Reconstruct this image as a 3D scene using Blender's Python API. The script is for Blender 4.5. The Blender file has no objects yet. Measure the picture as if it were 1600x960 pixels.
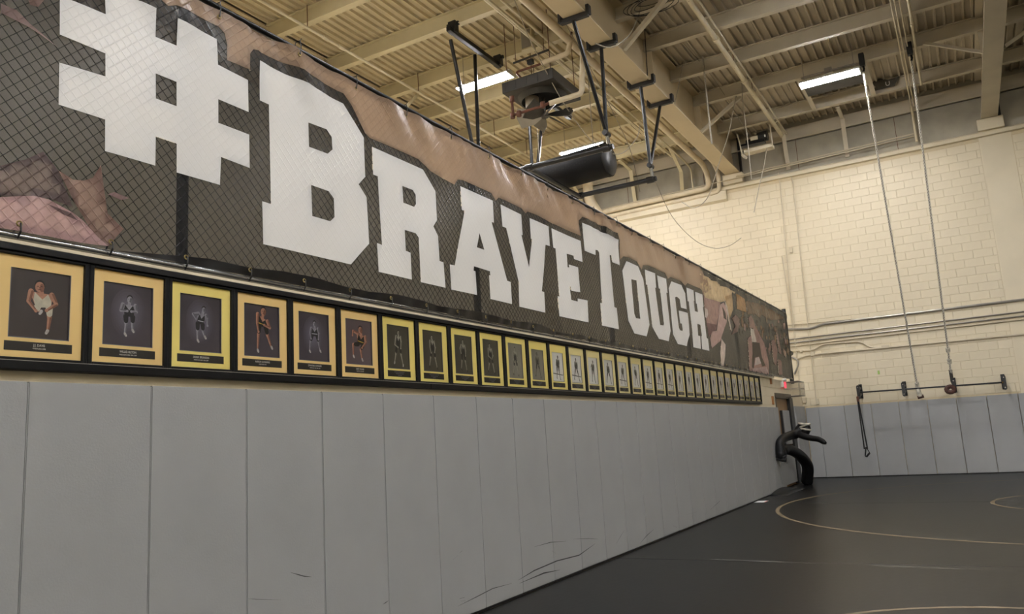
import bpy, bmesh, math, random
from mathutils import Vector, Matrix, noise
random.seed(7)
scene = bpy.context.scene
COL = scene.collection
# ------------------------------------------------------------------ camera
ROT = Matrix(((0.86273277, 0.13533306, 0.48721363), (0.50219809, -0.11676225, -0.8568335), (-0.05906974, 0.9838961, -0.16869863)))
FPX = 1227.267
CAM = Vector((3.6, 0.0, 1.33))
cam_data = bpy.data.cameras.new('camera'); cam_data.sensor_width = 36; cam_data.sensor_fit = 'HORIZONTAL'
cam_data.lens = FPX * 36 / 1600; cam_data.clip_end = 200
cam = bpy.data.objects.new('camera', cam_data); COL.objects.link(cam)
cam.matrix_world = Matrix.Translation(CAM) @ ROT.to_4x4()
scene.camera = cam
# ------------------------------------------------------------------ world and exposure
world = bpy.data.worlds.new('world'); scene.world = world; world.use_nodes = True
bg = world.node_tree.nodes['Background']; bg.inputs[0].default_value = (0.9, 0.85, 0.75, 1); bg.inputs[1].default_value = 0.02
vs = scene.view_settings; vs.view_transform = 'Standard'; vs.look = 'None'; vs.gamma = 1; vs.use_curve_mapping = False
vs.exposure = 0.66
LAMP = 105.0            # emission of the fluorescent tubes

# pixel of the photograph (1600 x 960) -> point on a known plane
def ray(u, v): return ROT @ Vector((u - 800, 480 - v, -FPX))
def PX(u, v, x): d = ray(u, v); return CAM + d * ((x - CAM.x) / d.x)
def PY(u, v, y): d = ray(u, v); return CAM + d * ((y - CAM.y) / d.y)
def PZ(u, v, z): d = ray(u, v); return CAM + d * ((z - CAM.z) / d.z)
def crop(x0, y0, s, pts): return [(x0 + a / s, y0 + b / s) for a, b in pts]

# ------------------------------------------------------------------ materials
def lin(c): return tuple((v / 255 / 12.92) if v / 255 <= 0.04045 else ((v / 255 + 0.055) / 1.055) ** 2.4 for v in c)
MATS = {}
def mat(name, rgb, rough=0.6, metal=0.0, var=0.10, scale=6.0, bump=0.0, bscale=60.0, coat=0.0, emit=None, spec=0.5, transp=0.0, stretch=None, sat=None, glow=0.0):
    if name in MATS: return MATS[name]
    m = bpy.data.materials.new(name); m.use_nodes = True
    nt = m.node_tree; N = nt.nodes; L = nt.links; b = N['Principled BSDF']; out = N['Material Output']
    c = lin(rgb)
    tc = N.new('ShaderNodeTexCoord'); mp = N.new('ShaderNodeMapping'); L.new(tc.outputs['Object'], mp.inputs[0])
    if stretch: mp.inputs['Scale'].default_value = stretch
    nz = N.new('ShaderNodeTexNoise'); nz.inputs['Scale'].default_value = scale; nz.inputs['Detail'].default_value = 5
    L.new(mp.outputs[0], nz.inputs['Vector'])
    rp = N.new('ShaderNodeValToRGB')
    rp.color_ramp.elements[0].position = 0.3; rp.color_ramp.elements[1].position = 0.72
    c2 = lin(sat) if sat else c
    rp.color_ramp.elements[0].color = tuple(max(0, v * (1 - var)) for v in c) + (1,)
    rp.color_ramp.elements[1].color = tuple(min(1, v * (1 + var)) for v in c2) + (1,)
    L.new(nz.outputs['Fac'], rp.inputs[0]); L.new(rp.outputs[0], b.inputs['Base Color'])
    b.inputs['Roughness'].default_value = rough; b.inputs['Metallic'].default_value = metal
    b.inputs['Specular IOR Level'].default_value = spec
    if coat: b.inputs['Coat Weight'].default_value = coat; b.inputs['Coat Roughness'].default_value = 0.12
    if emit: b.inputs['Emission Color'].default_value = lin(emit[0]) + (1,); b.inputs['Emission Strength'].default_value = emit[1]
    if bump:
        n2 = N.new('ShaderNodeTexNoise'); n2.inputs['Scale'].default_value = bscale; n2.inputs['Detail'].default_value = 4
        L.new(mp.outputs[0], n2.inputs['Vector'])
        bp = N.new('ShaderNodeBump'); bp.inputs['Strength'].default_value = bump; bp.inputs['Distance'].default_value = 0.01
        L.new(n2.outputs['Fac'], bp.inputs['Height']); L.new(bp.outputs[0], b.inputs['Normal'])
    if glow:        # thin vinyl lets light from behind through
        tl = N.new('ShaderNodeBsdfTranslucent'); L.new(rp.outputs[0], tl.inputs['Color']); m2 = N.new('ShaderNodeMixShader'); m2.inputs[0].default_value = glow
        L.new(b.outputs[0], m2.inputs[1]); L.new(tl.outputs[0], m2.inputs[2]); b = m2; L.new(b.outputs[0], out.inputs[0])
    if transp:
        tr = N.new('ShaderNodeBsdfTransparent'); mx = N.new('ShaderNodeMixShader'); mx.inputs[0].default_value = transp
        L.new(b.outputs[0], mx.inputs[1]); L.new(tr.outputs[0], mx.inputs[2]); L.new(mx.outputs[0], out.inputs[0])
    MATS[name] = m
    return m
def glass_mat():
    m = bpy.data.materials.new('picture_glass'); m.use_nodes = True; nt = m.node_tree; N = nt.nodes; L = nt.links
    for n in list(N): N.remove(n)
    out = N.new('ShaderNodeOutputMaterial'); mx = N.new('ShaderNodeMixShader'); fr = N.new('ShaderNodeFresnel'); fr.inputs[0].default_value = 1.28
    tr = N.new('ShaderNodeBsdfTransparent'); gl = N.new('ShaderNodeBsdfGlossy'); gl.inputs['Roughness'].default_value = 0.03
    L.new(fr.outputs[0], mx.inputs[0]); L.new(tr.outputs[0], mx.inputs[1]); L.new(gl.outputs[0], mx.inputs[2]); L.new(mx.outputs[0], out.inputs[0])
    return m
mat('pad', (152, 153, 152), 0.5, var=0.06, scale=1.6, bump=0.08, bscale=90)
mat('cream_block', (214, 202, 174), 0.5, var=0.05, scale=1.2, bump=0.12, bscale=70)
mat('mortar', (200, 184, 150), 0.7, var=0.06)
mat('cream_wall', (214, 202, 174), 0.5, var=0.05, scale=1.5, bump=0.08)
mat('grey_panel', (166, 160, 144), 0.8, var=0.14, scale=2.2, bump=0.15, bscale=20)
mat('gallery_floor', (222, 210, 188), 0.45, var=0.08, scale=3)
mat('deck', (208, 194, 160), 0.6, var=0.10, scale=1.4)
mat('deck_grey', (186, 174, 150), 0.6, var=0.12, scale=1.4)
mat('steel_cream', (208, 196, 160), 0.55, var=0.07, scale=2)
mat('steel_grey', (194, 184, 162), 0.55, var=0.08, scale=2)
mat('girder', (206, 190, 158), 0.55, var=0.05, scale=1.5)
mat('mat_black', (21, 21, 21), 0.33, var=0.22, scale=1.3, bump=0.08, bscale=25, spec=0.13, stretch=(1, 0.35, 1))
mat('line_tan', (118, 102, 76), 0.5, var=0.2, scale=5)
mat('tape', (150, 148, 140), 0.25, var=0.3, scale=8)
mat('black_metal', (22, 22, 23), 0.38, metal=0.3, var=0.2)
mat('black_paint', (20, 20, 20), 0.45, var=0.15)
mat('black_wood', (12, 12, 12), 0.5, var=0.25, scale=8, spec=0.2)
mat('silver', (170, 170, 168), 0.25, metal=0.9, var=0.1)
mat('pipe_cream', (212, 200, 170), 0.5, var=0.06)
mat('insulation', (214, 200, 172), 0.7, var=0.08)
mat('conduit', (196, 184, 158), 0.45, var=0.06)
mat('conduit_grey', (150, 145, 135), 0.35, metal=0.5, var=0.1)
mat('rust', (96, 58, 42), 0.7, var=0.4, scale=14)
mat('heater_grey', (56, 54, 50), 0.5, metal=0.2, var=0.15)
mat('fan_grey', (96, 92, 84), 0.45, metal=0.4, var=0.15)
mat('duct_black', (18, 18, 19), 0.65, var=0.12, scale=3, spec=0.15)
mat('post_grey', (96, 94, 90), 0.6)
mat('motor_tan', (146, 134, 114), 0.6, var=0.2)
mat('hole', (4, 4, 4), 0.9)
mat('fixture', (205, 203, 196), 0.4, var=0.03)
mat('tube_glow', (255, 246, 226), 0.4, emit=((248, 249, 254), LAMP), var=0.0)
mat('tube_boost_high', (255, 246, 226), 0.4, emit=((250, 249, 252), LAMP * 1.65), var=0.0)   # emission raised to brighten the back wall
mat('tube_boost_low', (255, 246, 226), 0.4, emit=((250, 249, 252), LAMP * 1.3), var=0.0)  # emission raised above the other fixtures, less strongly
mat('rope', (172, 164, 148), 0.85, var=0.25, scale=40, bump=0.4, bscale=200)
mat('rope_light', (206, 200, 186), 0.85, var=0.2, scale=40, bump=0.4, bscale=200)
mat('rope_dark', (58, 54, 48), 0.85, var=0.25, scale=40, bump=0.4, bscale=200)
mat('wire', (120, 112, 98), 0.6)
mat('wood', (128, 98, 62), 0.5, var=0.2, scale=3, stretch=(6, 6, 0.7))
mat('wood_block', (150, 104, 58), 0.6, var=0.15)
mat('door_steel', (92, 84, 70), 0.6)
mat('white_plastic', (220, 218, 210), 0.4, var=0.03)
mat('exit_red', (255, 40, 50), 0.5, emit=((255, 60, 80), 1.1), var=0)
mat('paper', (235, 235, 235), 0.6, var=0.03)
mat('paper_red', (210, 90, 60), 0.6)
mat('gold', (252, 220, 150), 0.55, var=0.03, scale=3)
mat('gold_bright', (253, 234, 140), 0.5, var=0.03, scale=3)
mat('gold_pale', (250, 236, 168), 0.5, var=0.04, scale=3)
mat('plate', (40, 37, 33), 0.5)
mat('ink_white', (225, 222, 212), 0.6, var=0)
mat('liner', (120, 120, 130), 0.3, metal=0.5, var=0.05)
mat('scuff', (50, 50, 50), 0.7)
mat('fence_wire', (26, 24, 22), 0.5, var=0.1)
mat('vinyl_black', (11, 11, 12), 0.5, var=0.2, scale=10, bump=0.2, bscale=30, spec=0.25)
mat('tape_wrap', (190, 184, 168), 0.6, var=0.45, scale=18)
mat('strap', (14, 14, 14), 0.7)
mat('leather', (70, 40, 30), 0.6, var=0.3, scale=20)
mat('patch_grey', (84, 82, 74), 0.8, var=0.3, scale=5)
mat('yellow', (200, 150, 30), 0.5)
GLASS = glass_mat()
def press(m, k):        # relief of the chain-link wires the cloth is stretched over
    nt = m.node_tree; N = nt.nodes; L = nt.links; b = N['Principled BSDF']; old = b.inputs['Normal'].links[0].from_node
    tc = N.new('ShaderNodeTexCoord'); sp = N.new('ShaderNodeSeparateXYZ'); L.new(tc.outputs['Object'], sp.inputs[0])
    def op(kind, a, c):
        n_ = N.new('ShaderNodeMath'); n_.operation = kind
        for i, v in enumerate((a, c)):
            if isinstance(v, (int, float)): n_.inputs[i].default_value = v
            else: L.new(v, n_.inputs[i])
        return n_.outputs[0]
    y = op('ADD', sp.outputs[1], 1.6 + 6.4); z = op('ADD', sp.outputs[2], -2.41)
    u = op('PINGPONG', op('ADD', y, z), 0.032); v = op('PINGPONG', op('SUBTRACT', y, z), 0.032)
    h = op('SUBTRACT', 1.0, op('DIVIDE', op('MINIMUM', op('MINIMUM', u, v), 0.006), 0.006))
    bp = N.new('ShaderNodeBump'); bp.inputs['Strength'].default_value = k; bp.inputs['Distance'].default_value = 0.005
    L.new(h, bp.inputs['Height']); L.new(old.outputs[0], bp.inputs['Normal']); L.new(bp.outputs[0], b.inputs['Normal'])
    return m
def vinyl(name, rgb, var=0.08, scale=2.0, tr=0.06, glow=0.3):
    return MATS[name] if name in MATS else press_mat(name, rgb, var, scale, tr, glow)
def press_mat(name, rgb, var, scale, tr, glow):
    return press(mat(name, rgb, 0.26, var=var, scale=scale, bump=0.10, bscale=7, transp=tr, spec=0.22, glow=glow), 0.28 if name == 'print_white' else 0.25 if name == 'print_charcoal' else 0.6)
vinyl('print_charcoal', (40, 40, 41), 0.2, 0.9, 0.085)
vinyl('print_brown', (170, 144, 120), 0.14, 0.8, 0.10, 0.36)
vinyl('print_white', (230, 229, 226), 0.02, 1.0, 0.04, 0.16)

# ------------------------------------------------------------------ mesh helpers
class MB:
    def __init__(s): s.v = []; s.f = []; s.m = []; s.cur = 0
    def add(s, vs_, fs):
        o = len(s.v); s.v += [tuple(p) for p in vs_]; s.f += [tuple(i + o for i in f) for f in fs]; s.m += [s.cur] * len(fs); return s
    def box(s, a, b):
        x0, y0, z0 = a; x1, y1, z1 = b
        x0, x1 = min(x0, x1), max(x0, x1); y0, y1 = min(y0, y1), max(y0, y1); z0, z1 = min(z0, z1), max(z0, z1)
        return s.add([(x0, y0, z0), (x1, y0, z0), (x1, y1, z0), (x0, y1, z0), (x0, y0, z1), (x1, y0, z1), (x1, y1, z1), (x0, y1, z1)],
                     [(0, 3, 2, 1), (4, 5, 6, 7), (0, 1, 5, 4), (1, 2, 6, 5), (2, 3, 7, 6), (3, 0, 4, 7)])
    def tube(s, path, r, n=10, cap=True, rs=None):
        path = [Vector(p) for p in path]; k = len(path); rings = []
        up = Vector((0, 0, 1)); prev = None
        for i, p in enumerate(path):
            t = (path[min(i + 1, k - 1)] - path[max(i - 1, 0)]).normalized()
            if prev is None:
                a = t.cross(up)
                if a.length < 1e-3: a = t.cross(Vector((0, 1, 0)))
                a.normalize()
            else:
                a = (prev - t * prev.dot(t)); a.normalize()
            prev = a; b = t.cross(a); rr = rs[i] if rs else r
            rings.append([p + (a * math.cos(2 * math.pi * j / n) + b * math.sin(2 * math.pi * j / n)) * rr for j in range(n)])
        o = [q for rg in rings for q in rg]; f = []
        for i in range(k - 1):
            for j in range(n):
                f.append((i * n + j, i * n + (j + 1) % n, (i + 1) * n + (j + 1) % n, (i + 1) * n + j))
        if cap: f.append(tuple(range(n - 1, -1, -1))); f.append(tuple((k - 1) * n + j for j in range(n)))
        return s.add(o, f)
    def bar(s, a, b, w, h, up=(0, 0, 1)):      # rectangular bar from a to b
        a, b = Vector(a), Vector(b); t = (b - a).normalized(); side = t.cross(Vector(up))
        if side.length < 1e-3: side = t.cross(Vector((0, 1, 0)))
        side.normalize(); u = side.cross(t)
        vs_ = [p + side * sx * w / 2 + u * sz * h / 2 for p in (a, b) for sx, sz in ((-1, -1), (1, -1), (1, 1), (-1, 1))]
        return s.add(vs_, [(0, 1, 2, 3), (7, 6, 5, 4), (0, 4, 5, 1), (1, 5, 6, 2), (2, 6, 7, 3), (3, 7, 4, 0)])
    def extr(s, poly, axis, a, b):             # prism: poly in the two other axes
        n = len(poly)
        def P(p, t): return {'x': (t, p[0], p[1]), 'y': (p[0], t, p[1]), 'z': (p[0], p[1], t)}[axis]
        vs_ = [P(p, a) for p in poly] + [P(p, b) for p in poly]
        return s.add(vs_, [tuple(range(n - 1, -1, -1)), tuple(range(n, 2 * n))] + [(i, (i + 1) % n, n + (i + 1) % n, n + i) for i in range(n)])
    def mesh(s, name, mats, smooth=False):
        me = bpy.data.meshes.new(name); me.from_pydata(s.v, [], s.f)
        for m in (mats if isinstance(mats, (list, tuple)) else [mats]): me.materials.append(MATS[m] if isinstance(m, str) else m)
        me.polygons.foreach_set('material_index', s.m)
        bm = bmesh.new(); bm.from_mesh(me); bmesh.ops.recalc_face_normals(bm, faces=bm.faces); bm.to_mesh(me); bm.free()
        if smooth: 
            me.polygons.foreach_set('use_smooth', [True] * len(me.polygons))
            me.set_sharp_from_angle(angle=math.radians(38))
        return me
    def build(s, name, mats, parent=None, smooth=False, bevel=0, loc=None):
        me = s.mesh(name, mats, smooth)
        return link(name, me, parent, bevel, loc)
def link(name, me, parent=None, bevel=0, loc=None):
    o = bpy.data.objects.new(name, me); COL.objects.link(o)
    if parent: o.parent = parent
    if loc is not None: o.location = loc
    elif parent and parent.type == 'EMPTY': o.location = -parent_origin(parent)
    elif parent: o.location = -parent_origin(parent)
    if bevel:
        md = o.modifiers.new('bevel', 'BEVEL'); md.width = bevel; md.segments = 2; md.limit_method = 'ANGLE'; md.angle_limit = math.radians(50)
    return o
def parent_origin(p):                          # world position of a parent that is never rotated
    t = Vector((0, 0, 0))
    while p: t += p.location; p = p.parent
    return t
def empty(name, loc):
    o = bpy.data.objects.new(name, None); COL.objects.link(o); o.location = loc; o.empty_display_size = 0.1; return o
def tag(o, label, cat, group=None, kind=None):
    o['label'] = label
    if cat: o['category'] = cat
    if group: o['group'] = group
    if kind: o['kind'] = kind
    return o
def thing(name, loc, label, cat, group=None): return tag(empty(name, loc), label, cat, group)
def struct(o): o['kind'] = 'structure'; return o
def poly_mesh(name, outlines, material, thick=0.0):     # filled flat outline with holes in local XY
    cu = bpy.data.curves.new(name, 'CURVE'); cu.dimensions = '2D'; cu.fill_mode = 'FRONT' if not thick else 'BOTH'; cu.extrude = thick
    for pts in outlines:
        sp = cu.splines.new('POLY'); sp.points.add(len(pts) - 1); sp.use_cyclic_u = True
        for p, q in zip(sp.points, pts): p.co = (q[0], q[1], 0, 1)
    ob = bpy.data.objects.new(name, cu); COL.objects.link(ob)
    dg = bpy.context.evaluated_depsgraph_get(); me = bpy.data.meshes.new_from_object(ob.evaluated_get(dg))
    bpy.data.objects.remove(ob); bpy.data.curves.remove(cu)
    me.name = name; me.materials.clear(); me.materials.append(MATS[material] if isinstance(material, str) else material)
    return me
def text_mesh(body, size, material, align='CENTER', sx=1.0):
    cu = bpy.data.curves.new('text', 'FONT'); cu.body = body; cu.size = size; cu.align_x = align; cu.align_y = 'CENTER'; cu.resolution_u = 2; cu.offset = size * 0.012
    ob = bpy.data.objects.new('text', cu); COL.objects.link(ob)
    dg = bpy.context.evaluated_depsgraph_get(); me = bpy.data.meshes.new_from_object(ob.evaluated_get(dg))
    bpy.data.objects.remove(ob); bpy.data.curves.remove(cu)
    for v in me.vertices: v.co.x *= sx
    me.materials.clear(); me.materials.append(MATS[material]); return me
def ibeam(axis, a, b, c, z0, z1, w, tf, tw):   # I profile running along axis, centred on c across
    h = w / 2; t = tw / 2
    p = [(c - h, z0), (c + h, z0), (c + h, z0 + tf), (c + t, z0 + tf), (c + t, z1 - tf), (c + h, z1 - tf), (c + h, z1), (c - h, z1), (c - h, z1 - tf), (c - t, z1 - tf), (c - t, z0 + tf), (c - h, z0 + tf)]
    return MB().extr(p, axis, a, b)
def arc_path(p, q, sag, n=16):
    p, q = Vector(p), Vector(q)
    return [p.lerp(q, i / n) + Vector((0, 0, -4 * sag * (i / n) * (1 - i / n))) for i in range(n + 1)]
def smooth_path(pts, n=6):                     # Catmull-Rom
    pts = [Vector(p) for p in pts]; P = [pts[0] * 2 - pts[1]] + pts + [pts[-1] * 2 - pts[-2]]; out = []
    for i in range(1, len(P) - 2):
        a, b, c, d = P[i - 1:i + 3]
        for k in range(n):
            t = k / n; out.append(0.5 * (2 * b + (c - a) * t + (2 * a - 5 * b + 4 * c - d) * t * t + (3 * b - a - 3 * c + d) * t ** 3))
    out.append(pts[-1]); return out

# ================================================================== SETTING
YB = 20.88            # face of the back wall blocks
YPAD = 20.83          # face of the back wall pads
XW = -0.055           # face of the left wall
ZTOP = 2.34           # top of the left wall
Y0, XR, XL = -9.0, 16.6, -7.0
DECK = 9.15
# ---- floor with mats
floor = struct(MB().box((XW - 0.2, Y0, -0.3), (XR, YB + 0.3, -0.04)).build('floor', 'mat_black'))
floor['label'] = 'black wrestling mat floor with tan circles'
ys = [Y0, -3.6, 2.35, 8.30, 14.25, YB - 0.02]
for i in range(5):
    MB().box((0.0 if i < 4 else -0.02, ys[i] + 0.003, -0.04), (XR, ys[i + 1] - 0.003, 0.0)).build('mat_section', 'mat_black', floor, bevel=0.004)
def ring(cx, cy, r, w, z=0.0015, n=128):
    mb = MB(); vs_ = []
    for i in range(n):
        a = 2 * math.pi * i / n
        for rr in (r - w / 2, r + w / 2): vs_.append((cx + rr * math.cos(a), cy + rr * math.sin(a), z))
    mb.add(vs_, [(2 * i, 2 * i + 1, (2 * i + 3) % (2 * n), (2 * i + 2) % (2 * n)) for i in range(n)])
    return mb
ring(5.25, 14.1, 4.62, 0.06).build('circle_line', 'line_tan', floor)
ring(5.2, 14.1, 1.52, 0.05, n=96).build('circle_line', 'line_tan', floor)
ring(3.75, 5.08, 1.52, 0.05, n=96).build('circle_line', 'line_tan', floor)
# worn clear tape over a joint between two mats
mb = MB(); random.seed(3); y = 8.45; x = 0.1
while x < 4.2:
    l = random.uniform(0.15, 0.5)
    yy = 8.455 - 0.1 * x; w = random.uniform(0.004, 0.016)
    if random.random() < 0.8: mb.add([(x, yy - w, 0.002), (x + l, yy - 0.1 * l - w * 0.7, 0.002), (x + l, yy - 0.1 * l + w * 0.8, 0.002), (x, yy + w, 0.002)], [(0, 1, 2, 3)])
    x += l + random.uniform(0.0, 0.05)
mb.build('joint_tape', 'tape', floor)
# ---- left wall
wl = struct(MB().box((XW - 0.2, Y0, -0.04), (XW, 17.72, ZTOP)).box((XW - 0.2, 19.5, -0.04), (XW, YB, ZTOP)).box((XW - 0.2, 17.72, 2.03), (XW, 19.5, ZTOP)).build('wall_left', 'cream_wall'))
# pads: one shared mesh
def pad_mesh(w, h, t):
    mb = MB().box((0, 0, 0), (t, w, h)); me = mb.mesh('wall_pad', 'pad')
    bm = bmesh.new(); bm.from_mesh(me); bmesh.ops.bevel(bm, geom=list(bm.edges), offset=0.005, segments=2, affect='EDGES'); bm.to_mesh(me); bm.free()
    return me
PW = 0.6115; pm = pad_mesh(PW - 0.002, 1.70, -XW)
yk = 1.952 - 8 * PW
while yk + PW < 17.75:
    link('wall_pad', pm, wl, loc=(XW, yk + 0.001, 0.02)); yk += PW
link('wall_pad', pad_mesh(max(0.1, 17.66 - yk), 1.70, -XW), wl, loc=(XW, yk + 0.001, 0.02))
pmn = pad_mesh(0.60, 1.74, -XW)
for yy in (19.60, 20.205): link('wall_pad', pmn, wl, loc=(XW, yy, 0.02))
struct(MB().box((XW, Y0, 0.0), (-0.006, 17.66, 0.022)).build('gap_shade_left', 'black_paint'))  # black strip added for the shade in the gap under the pads
# scuff marks low on the pads
def scuff(pts, w):
    mb = MB(); P = [PX(u, v, 0.0008) for u, v in pts]; vs_ = []
    for i, p in enumerate(P):
        k = w * (0.15 if i in (0, len(P) - 1) else 1); vs_ += [(p.x, p.y, p.z - k), (p.x, p.y, p.z + k)]
    mb.add(vs_, [(2 * i, 2 * i + 2, 2 * i + 3, 2 * i + 1) for i in range(len(P) - 1)]); mb.build('scuff_mark', 'scuff', wl)
for pts, w in [([(454, 895), (468, 899), (475, 901), (487, 902)], 0.003), ([(388, 936), (400, 937), (440, 938)], 0.0012),
               ([(598, 945), (603, 942), (607, 939)], 0.003), ([(715, 948), (745, 933), (770, 920), (800, 912)], 0.003), ([(810, 907), (835, 892), (870, 877), (905, 868), (930, 850)], 0.005),
               ([(812, 912), (850, 896), (875, 891)], 0.006), ([(835, 855), (860, 848), (885, 846)], 0.003), ([(895, 843), (920, 842), (935, 843)], 0.002),
               ([(862, 861), (868, 865)], 0.004), ([(962, 852), (970, 838), (976, 828)], 0.002), ([(1000, 850), (1010, 838), (1022, 827)], 0.004),
               ([(1052, 822), (1058, 825)], 0.006), ([(1110, 797), (1122, 786), (1126, 782)], 0.003), ([(1072, 805), (1090, 800)], 0.003), ([(718, 865), (722, 861)], 0.004), ([(708, 875), (716, 868)], 0.0015),
               ([(718, 936), (726, 934)], 0.006), ([(720, 940), (728, 939)], 0.003)]: scuff(pts, w)
# ---- concrete block helper
BH, BL = 0.1955, 0.397
def block_mesh(l, h, t, axis):
    e = 0.0025; mb = MB(); b = 0.006
    o = [(e, e), (l - e, e), (l - e, h - e), (e, h - e)]; i = [(e + b, e + b), (l - e - b, e + b), (l - e - b, h - e - b), (e + b, h - e - b)]
    P = (lambda p, d: (p[0], -d, p[1])) if axis == 'x' else (lambda p, d: (d, p[0], p[1]))
    vs_ = [P(p, 0) for p in o] + [P(p, t) for p in i]
    mb.add(vs_, [(4, 5, 6, 7)] + [(k, (k + 1) % 4, 4 + (k + 1) % 4, 4 + k) for k in range(4)])
    return mb
# blocks of the left wall that show between the frames and the door
bml = block_mesh(BL, BH, 0.005, 'y').mesh('concrete_block', 'cream_block')
z = ZTOP - 3 * BH - 0.002
for r in range(3):
    yy = 16.3 + (0.2 if r % 2 else 0)
    while yy < 19.75:
        if not (17.4 < yy + BL and yy < 19.5 and z < 2.03 + 0.0): link('concrete_block', bml, wl, loc=(XW, yy, z))
        yy += BL
    z += BH
# ---- back wall
wb = struct(MB().box((XL - 0.2, YB + 0.006, -0.04), (XR, YB + 0.3, 7.80)).build('wall_back', 'mortar'))
upper = MB().box((XL - 0.2, YB + 0.06, 7.80), (XR, YB + 0.3, DECK + 0.09)).build('upper_panel', 'grey_panel', wb)
bmb = block_mesh(BL, BH, 0.005, 'x')
me_b = bmb.mesh('concrete_block', 'cream_block')
spots = []; cuts = []
r = 0; z = 6.06 - 22 * BH
while z < 7.78:
    if z > 1.5 and z + BH < 7.80:
        x = -7.0 + (BL / 2 if r % 2 else 0)
        while x < 10:
            if not (x + BL > 4.60 and x < 5.26): spots.append((x, z))
            elif x < 4.55: cuts.append((x, 4.598 - x, z))
            elif x < 5.26 < x + BL: cuts.append((5.26, x + BL - 5.26, z))
            x += BL
    z += BH; r += 1
spots.sort(key=lambda p: (0 if (-0.2 < p[0] < 4.6 and p[1] > 1.7) else 1, (p[0] - 2.2) ** 2 + (p[1] - 3.6) ** 2))
for x, z in spots[:300]: link('concrete_block', me_b, wb, loc=(x, YB + 0.006, z))
mb = MB()
for x, z in spots[300:]: mb.add([(a + x, b + YB + 0.006, c + z) for a, b, c in bmb.v], bmb.f)
for x, l, z in cuts:
    cb = block_mesh(l, BH, 0.005, 'x'); mb.add([(a + x, b + YB + 0.006, c + z) for a, b, c in cb.v], cb.f)
ob = mb.build('block_courses', 'cream_block', wb); ob['kind'] = 'stuff'
MB().box((4.625, YB - 0.003, 1.6), (5.25, YB + 0.006, 7.8)).build('plain_pilaster', 'cream_wall', wb)
MB().box((4.60, YB - 0.006, 1.7), (4.625, YB + 0.006, 7.8)).build('joint_strip', 'cream_block', wb)
# ledge at the top of the blocks
MB().extr([(YB - 0.07, 7.72), (YB + 0.02, 7.70), (YB + 0.1, 7.70), (YB + 0.1, 7.84), (YB - 0.03, 7.84), (YB - 0.07, 7.80)], 'x', XL, 9).build('ledge', 'cream_block', wb)
MB().extr([(YB - 0.10, 7.46), (YB + 0.02, 7.40), (YB + 0.02, 7.72), (YB - 0.10, 7.70)], 'x', XL, -1.35).build('soffit', 'cream_wall', wb)
for x in (-4.2, -1.95, 0.55, 2.9): MB().box((x, YB + 0.055, 7.85), (x + 0.012, YB + 0.062, 8.7)).build('panel_joint', 'rust', wb)
# pads of the back wall
pb = pad_mesh(PW * 0.97 - 0.002, 1.70, 0.05)
bm = bmesh.new(); bm.from_mesh(pb); bm.transform(Matrix.Rotation(-math.pi / 2, 4, 'Z')); bm.to_mesh(pb); bm.free()
SP = 0.602; x = 0.92 - 1.5 * SP - 0.015
xs = [0.012] + [0.32 + SP * k for k in range(0, 26)]
for k in range(26): link('wall_pad', pb, wb, loc=(0.32 + SP * k, YB, 0.02))
pb2 = pad_mesh(0.30, 1.70, 0.05)
bm = bmesh.new(); bm.from_mesh(pb2); bm.transform(Matrix.Rotation(-math.pi / 2, 4, 'Z')); bm.to_mesh(pb2); bm.free()
link('wall_pad', pb2, wb, loc=(0.015, YB, 0.02))
struct(MB().box((0.0, YB - 0.045, 0.0), (XR, YB + 0.004, 0.022)).build('gap_shade_back', 'black_paint'))  # same black strip for the shaded gap under the back pads
# ---- walls outside the picture that close the hall
struct(MB().box((XR, Y0 - 0.2, -0.04), (XR + 0.2, YB + 0.3, DECK + 0.09)).build('wall_right', 'cream_wall'))
struct(MB().box((XL - 0.2, Y0 - 0.2, -0.04), (XR, Y0, DECK + 0.09)).build('wall_front', 'cream_wall'))
struct(MB().box((XL - 0.2, Y0, ZTOP - 0.3), (XL, YB, DECK + 0.09)).build('wall_far_left', 'cream_wall'))
struct(MB().box((XL, Y0, ZTOP - 0.22), (XW - 0.2, YB, ZTOP - 0.02)).build('floor_upper', 'gallery_floor'))
# ---- ceiling
ceil = struct(MB().box((XL - 0.2, Y0 - 0.2, DECK + 0.09), (XR + 0.2, YB + 0.3, DECK + 0.2)).build('ceiling', 'deck_grey'))
GIRD = [(-6.85, 0.4), (-1.13, 0.38), (4.88, 0.34), (10.6, 0.34)]
for gx, gw in GIRD:
    mb = ibeam('y', Y0, YB + 0.04, gx, 8.12, DECK, gw, 0.03, 0.05)
    yy = 17.45 + 0.06
    while yy > Y0:
        mb.box((gx - gw / 2 + 0.01, yy - 0.008, 8.15), (gx + gw / 2 - 0.01, yy + 0.008, DECK - 0.03)); yy -= 3.25
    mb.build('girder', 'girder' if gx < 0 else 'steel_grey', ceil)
for gx, gw in GIRD[1:3]:
    MB().box((gx - 0.27, YB - 0.12, 7.84), (gx + 0.27, YB + 0.1, 8.12)).build('girder_seat', 'cream_block', wb, bevel=0.02)
    MB().box((gx + gw / 2 + 0.01, YB - 0.04, 7.95), (gx + gw / 2 + 0.07, YB + 0.04, 9.1)).build('shadow_gap_strip', 'black_paint', wb)  # black strip stands in for the shadow beside the girder end
JY = [19.56, 17.50, 15.87, 14.22, 12.79, 11.16, 9.56, 7.96, 6.36, 4.76, 3.16]
BAYS = [(-6.85, -1.13, 'steel_cream', 'deck'), (-1.13, 4.88, 'steel_grey', 'deck_grey'), (4.88, 10.6, 'steel_grey', 'deck_grey'), (10.6, XR, 'steel_grey', 'deck_grey')]
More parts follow.
